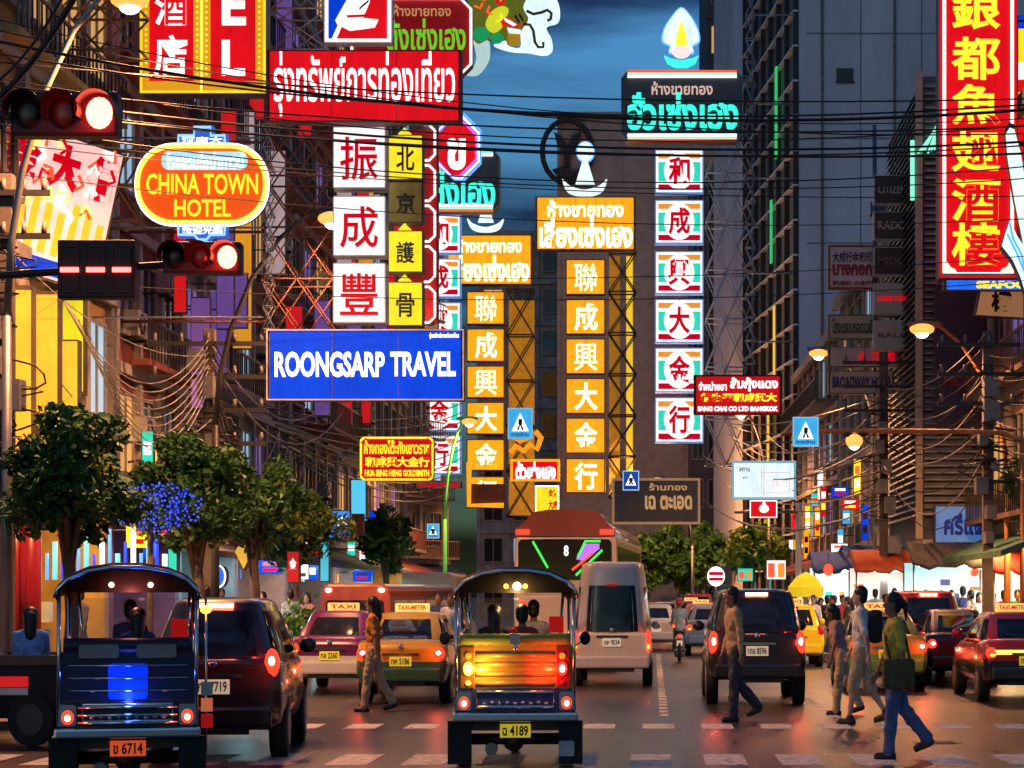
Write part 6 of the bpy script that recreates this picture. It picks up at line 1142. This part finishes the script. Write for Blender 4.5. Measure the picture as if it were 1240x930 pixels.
    if shirt:
        fused([(k[0], k[1], tuple(x + .026 for x in k[2])) if k[0] == 'e' else (k[0], k[1], k[2], k[3] + .016, k[4] + .016) for k in TOR] + SLV + [('e', up((0, 0, .90)), (.168, .125, .07))], vx * 1.1, 'shirt', CL[shirt], t, 3, .045 if fine else .03)
    fused([('e', up((0, 0, .90)), (.165, .118, .11))] + TR, vx * 1.1, 'shorts' if shorts else 'trousers', CL[legs], t, 3, .04 if fine else .02)
    for k in (0, 2): fused([(q[0], q[1], q[2], q[3] + .012, q[4] + .012) for q in FT[k:k + 2]], vx, 'shoe', SHOE, t, 2)
    if helmet: MB().ball(head + Vector((0, -.01, .03)), (.125, .14, .13), 14, 10, -.55, 1).build('helmet', helmet, t)
    else:
        hw_ = .112 if hair == 'long' else .094; hs = [('e', head + Vector((0, -.02, .045)), (hw_, .108, .098)), ('e', head + Vector((0, -.05, -.01)), (.09, .07, .085))]
        if hair == 'long': hs += [('c', head + Vector((0, -.075, .0)), head + Vector((0, -.105, -.19)), .10, .08)]
        if hair == 'tail': hs += [('c', head + Vector((0, -.09, .06)), head + Vector((0, -.16, .0)), .04, .035), ('c', head + Vector((0, -.16, .0)), head + Vector((0, -.17, -.16)), .035, .015)]
        fused(hs, .012, 'hair', HAIR, t, 3)
    for sx in (-1, 1):
        if fine: e = MB().ball(head + fw @ Vector((sx * .032, .096, .012)), (.011, .007, .007), 8, 6).build('eye', mat('dark eye', (.02, .015, .012), .2, var=0), t)
    if fine: MB().ball(head + fw @ Vector((0, .096, -.055)), (.024, .008, .006), 8, 6).build('mouth', mat('lips', (.35, .12, .10), .4, var=0), t)
    if bag == 'shoulder':
        MB().box(-.30, -.17, -.20, .20, .74, 1.06).build('shoulder_bag', CL['dkolive'], t, bevel=.05); MB().tube([up((-.22, .10, 1.02)), up((-.12, .135, 1.2)), up((.06, .11, 1.40)), up((.12, -.02, 1.46)), up((.04, -.135, 1.3)), up((-.22, -.14, 1.02))], .018, 6).build('bag_strap', CL['dkolive'], t)
    if bag == 'pack': MB().box(-.15, .15, -.30, -.12, 1.0 + dz.z, 1.42 + dz.z).build('backpack', CL['black'], t, bevel=.06)
    return t
LW = 90   # heading towards the left of the picture
person('man in a tan jacket and dark jeans crossing behind the black SUV', GX(890, 31.6), 31.6, face=LW + 12, shirt='tan', legs='dkdenim', skin=1, thigh=(5, -8), knee=(3, 38), arm=(-9, 7), elbow=(8, 12), sleeves=1, fine=True, lean=3, s=1.05)
person('man in a white shirt and khaki shorts striding across the road', GX(1043, 31.0), 31.0, face=LW - 14, shirt='white', legs='khaki', skin=2, thigh=(13, -11), knee=(4, 26), arm=(-18, 14), elbow=(8, 16), sleeves=.5, shorts=True, fine=True, s=1.06, bag='pack')
person('stooping dark haired person in dusty pink beside the man in khaki shorts', GX(1019, 33.4), 33.4, face=LW, shirt='pink', legs='khaki', skin=1, thigh=(9, -13), knee=(4, 22), arm=(12, -4), elbow=(14, 10), lean=14, fine=True, s=.93, hair='long')
person('woman in an olive yellow top and blue jeans with a shoulder bag', GX(1083, 24.4), 24.4, face=LW + 6, shirt='olive', legs='denim', skin=1, thigh=(7, -18), knee=(1, 26), arm=(-10, 9), elbow=(8, 18), sleeves=.5, fine=True, hair='tail', bag='shoulder', s=1.0)
person('woman in an orange top walking past the yellow and green taxi', GX(452, 34.4), 34.4, face=LW, shirt='orange', legs='tan', skin=0, thigh=(12, -12), knee=(4, 22), arm=(-12, 10), elbow=(8, 12), fine=True, hair='long', s=.98)
person('man in a white shirt between the left taxi and the middle tuk-tuk', GX(545, 46), 46, face=180, shirt='white', legs='black', skin=1, arm=(5, -5), thigh=(6, -6), knee=(2, 10))
person('person in a blue shirt just behind the white shirted man', GX(531, 47.5), 47.5, face=170, shirt='navy', legs='grey', skin=1, arm=(5, -5), s=1.02)
person('woman in sky blue with long black hair sitting in the black pickup bed', -8.5, 27.1, .78, face=15, shirt='blue', legs='denim', skin=0, thigh=(84, 88), knee=(80, 85), seat=True, arm=(10, 30), elbow=(30, 40), sleeves=.45, hair='long', fine=True)
person('driver in dark blue at the handlebar of the blue lit tuk-tuk', GX(155, 20.6) - .40, 20.6 + 1.62, 1.08, face=13, shirt='navy', legs='black', skin=1, thigh=(82, 82), knee=(80, 80), seat=True, arm=(45, 45), elbow=(30, 30), s=.82)
person('passenger with black hair sitting in the blue lit tuk-tuk', GX(155, 20.6) + .02, 20.6 + .32, 1.02, face=13, shirt='navy', legs='black', skin=0, thigh=(84, 84), knee=(80, 80), seat=True, s=.80, hair='long')
person('passenger in the gold tuk-tuk with long black hair', GX(624, 23.3) - .27, 23.3 + .30, 1.0, face=4, shirt='black', legs='denim', skin=0, thigh=(84, 84), knee=(80, 80), seat=True, s=.84, hair='long')
person('passenger in the gold tuk-tuk with short black hair', GX(624, 23.3) + .06, 23.3 + .32, .98, face=0, shirt='red', legs='denim', skin=1, thigh=(84, 84), knee=(80, 80), seat=True, s=.86)
person('driver of the gold tuk-tuk in a pale shirt', GX(624, 23.3) + .12, 23.3 + 1.6, 1.05, face=4, shirt='white', legs='black', skin=1, thigh=(82, 82), knee=(80, 80), seat=True, arm=(45, 45), elbow=(30, 30), s=.84)
person('motorcyclist in a pale blue jacket and red helmet riding between the lanes', GX(823, 60), 60.5, .86, face=0, shirt='pale', legs='denim', skin=1, thigh=(62, 62), knee=(70, 70), seat=True, arm=(45, 45), elbow=(25, 25), sleeves=1, lean=8, helmet=paint('helmet red', (.4, .06, .08)))
person('rider in black on the motorcycle behind the left taxis', GX(546, 49), 49.5, .86, face=0, shirt='black', legs='grey', skin=1, thigh=(62, 62), knee=(70, 70), seat=True, arm=(45, 45), elbow=(25, 25), sleeves=1, lean=8, helmet=paint('helmet black', (.03, .03, .03)))
# crowd on the right pavement and people on the left one: a few bodies, copied with other clothes
base = [person('person in a white shirt and dark trousers in the crowd under the yellow umbrella', GX(985, 61), 61, face=160, shirt='white', legs='black', skin=0, thigh=(10, -10), knee=(4, 14), arm=(-10, 12)),
        person('long haired person in dusty pink standing in the crowd by the yellow umbrella', GX(968, 63), 63, face=200, shirt='pink', legs='denim', skin=2, arm=(15, -5), elbow=(60, 20), hair='long', s=.93),
        person('person in a black shirt and khaki shorts in the crowd before the stalls', GX(1002, 62), 62, face=20, shirt='black', legs='khaki', skin=1, shorts=True, thigh=(14, -12), knee=(4, 18), arm=(20, -14))]
def again(i, label, px, d, face, top, bot, zs_=1.0, grp=None):
    b = base[i]; swap = {}
    for c in b.children:
        if c.name.startswith('shirt'): swap[c.data.materials[0]] = CL[top]
        if c.name.startswith(('trousers', 'shorts')): swap[c.data.materials[0]] = CL[bot]
    o = dup(b, (GX(px, d), d, 0 if grp is None else grp), R(face), label, None, swap); o.scale = (zs_, zs_, zs_ * ZS); return o
WHO = ('person in a {} top and {} bottoms, {}')
for i, px, d, f, a, b_, z, w_ in ((0, 957, 64, 30, 'grey', 'denim', 1, 'at the crowd edge nearest the black SUV'), (1, 994, 66, 190, 'orange', 'black', .95, 'deep in the crowd under the umbrella'), (2, 1010, 60, 100, 'white', 'grey', 1.0, 'at the kerb before the blue awning'),
    (0, 1020, 64, 210, 'red', 'denim', 1.0, 'facing the blue awning stall'), (1, 1032, 61.5, 0, 'white', 'denim', .95, 'looking into the orange awning stall'), (2, 1046, 60.6, 10, 'grey', 'black', 1.0, 'in front of the orange awning stall'), (0, 1060, 60.3, 350, 'pale', 'black', 1.02, 'at the counter of the orange awning stall'),
    (1, 1096, 60, 20, 'red', 'black', .95, 'by the post between the two big stalls'), (0, 1121, 56, 170, 'black', 'grey', 1, 'before the charcoal awning stall'), (2, 1140, 56, 30, 'pink', 'denim', 1, 'ordering at the charcoal awning stall'), (0, 1166, 55.8, 0, 'navy', 'black', 1.05, 'waiting behind the red sedan'),
    (1, 1186, 55, 185, 'white', 'denim', .96, 'between the charcoal and red awning stalls'), (2, 1216, 53.6, 20, 'red', 'black', 1, 'behind the red taxi roof sign'), (0, 1232, 53, 180, 'green', 'black', 1, 'at the right frame edge stall'), (1, 1050, 64.5, 160, 'green', 'denim', .95, 'behind the orange awning counter'), (0, 978, 68, 180, 'red', 'black', 1, 'farthest back under the umbrella')):
    again(i, WHO.format(a, {'denim': 'denim', 'black': 'black', 'grey': 'grey'}[b_], w_), px, d, f, a, b_, z, .14 if px > 1040 else 0)
for i, px, d, f, a, b_, z, w_ in ((0, 352, 48.5, 30, 'pale', 'denim', 1, 'on the left pavement beside the minivan roof'), (1, 372, 50.5, 170, 'pink', 'black', .95, 'by the planter on the left pavement'), (2, 250, 44.5, 20, 'black', 'grey', 1.04, 'under the olive tree on the left pavement'), (0, 268, 45.5, 200, 'navy', 'black', 1, 'before the blue oval board'), (1, 318, 47.5, 180, 'white', 'denim', .96, 'near the tree beyond the utility pole'), (2, 96, 36.2, 150, 'grey', 'denim', 1, 'behind the canopy of the blue lit tuk-tuk')):
    again(i, WHO.format(a, b_, w_), px, d, f, a, b_, z, .14)
for i, px, d, f, a, b_, z, w_ in ((2, 962, 67, 40, 'pink', 'denim', 1, 'behind the umbrella pole'), (1, 989, 69, 10, 'white', 'black', .96, 'walking away under the umbrella'), (0, 1006, 65, 180, 'navy', 'denim', 1, 'beside the blue awning post'), (2, 1027, 59.5, 80, 'black', 'grey', .98, 'stepping along before the awnings'), (1, 1072, 59.7, 20, 'orange', 'denim', .95, 'queueing at the orange awning stall'),
    (0, 1083, 60.2, 170, 'white', 'black', 1.03, 'facing away from the orange awning'), (2, 1108, 58, 90, 'green', 'black', 1, 'passing between the two big stalls'), (1, 1131, 55.6, 15, 'pale', 'denim', .95, 'leaning towards the charcoal awning stall'), (0, 1152, 56.2, 200, 'orange', 'grey', 1, 'in the charcoal awning queue'), (2, 1176, 55.2, 60, 'white', 'black', 1, 'at the end of the charcoal awning queue'), (1, 1202, 54, 180, 'navy', 'denim', .97, 'behind the red taxi roof')):
    again(i, WHO.format(a, b_, w_), px, d, f, a, b_, z, .14 if px > 1040 else 0)
for x, y, lb in ((-2.2, 28.3, 'round iron manhole cover between the crosswalk rows'), (3.9, 27.1, 'round iron manhole cover near the woman in blue jeans')):
    t = thing('manhole_cover', lb, 'manhole cover', (x, y, .001)); MB().cyl((0, 0, .003), .34, .006, 'z', 26).build('rim', mat('cast iron rim', (.05, .045, .04), .4, .6), t); b = MB().cyl((0, 0, .008), .29, .004, 'z', 24)
    for k in range(-3, 4): b.box(-.22, .22, k * .07 - .015, k * .07 + .015, .0102, .014)
    b.build('lid', mat('worn cast iron lid', (.09, .08, .075), .35, .6, var=.4), t)
# leafy planter, air conditioners
t = thing('potted_shrub', 'bright green potted shrub on the left pavement', 'plant', (GX(362, 47.2), 47.2, .14)); MB().cyl((0, 0, .3), .28, .6, 'z', 14, .34).build('pot', mat('terracotta pot', (.35, .14, .07), .8), t); c = MB(); r = random.Random(8)
for k in range(500):
    p = Vector((r.gauss(0, .22), r.gauss(0, .2), 1.15 + r.gauss(0, .26))); d1 = Vector((r.gauss(0, 1), r.gauss(0, 1), r.gauss(0, 1))).normalized() * .1; d2 = d1.cross(Vector((.4, .2, .9))).normalized() * .045; i = c.add([p - d1, p + d2, p + d1, p - d2]); c.face([i, i + 1, i + 2, i + 3])
c.build('foliage', mat('leaf fresh green', (.10, .28, .04), .5), t, fix=False)
ra = random.Random(12); ACM = mat('cream air conditioner', (.42, .40, .36), .5, var=.2)
ac = thing('air_conditioner', 'boxy outdoor air conditioner bolted to an upper wall of the left shophouses', 'air conditioner', (LX + .02, 46, 8), R(90), 'air conditioners on the left walls')
MB().box(-.42, .42, -.36, 0, 0, .6).build('cabinet', ACM, ac, bevel=.02); MB().tube([(-.1 + .22 * math.cos(a), -.37, .3 + .22 * math.sin(a)) for a in [2 * math.pi * k / 16 for k in range(16)]], .02, 5, True).build('fan_guard', DARKST, ac); MB().box(-.4, -.35, -.36, 0, -.08, 0).build('bracket', DARKST, ac); MB().box(.35, .4, -.36, 0, -.08, 0).build('bracket', DARKST, ac)
for k in range(15): dup(ac, (LX + .02, ra.uniform(46, 85), ra.choice((5.6, 7.6, 9.4, 11.2, 13.3))))
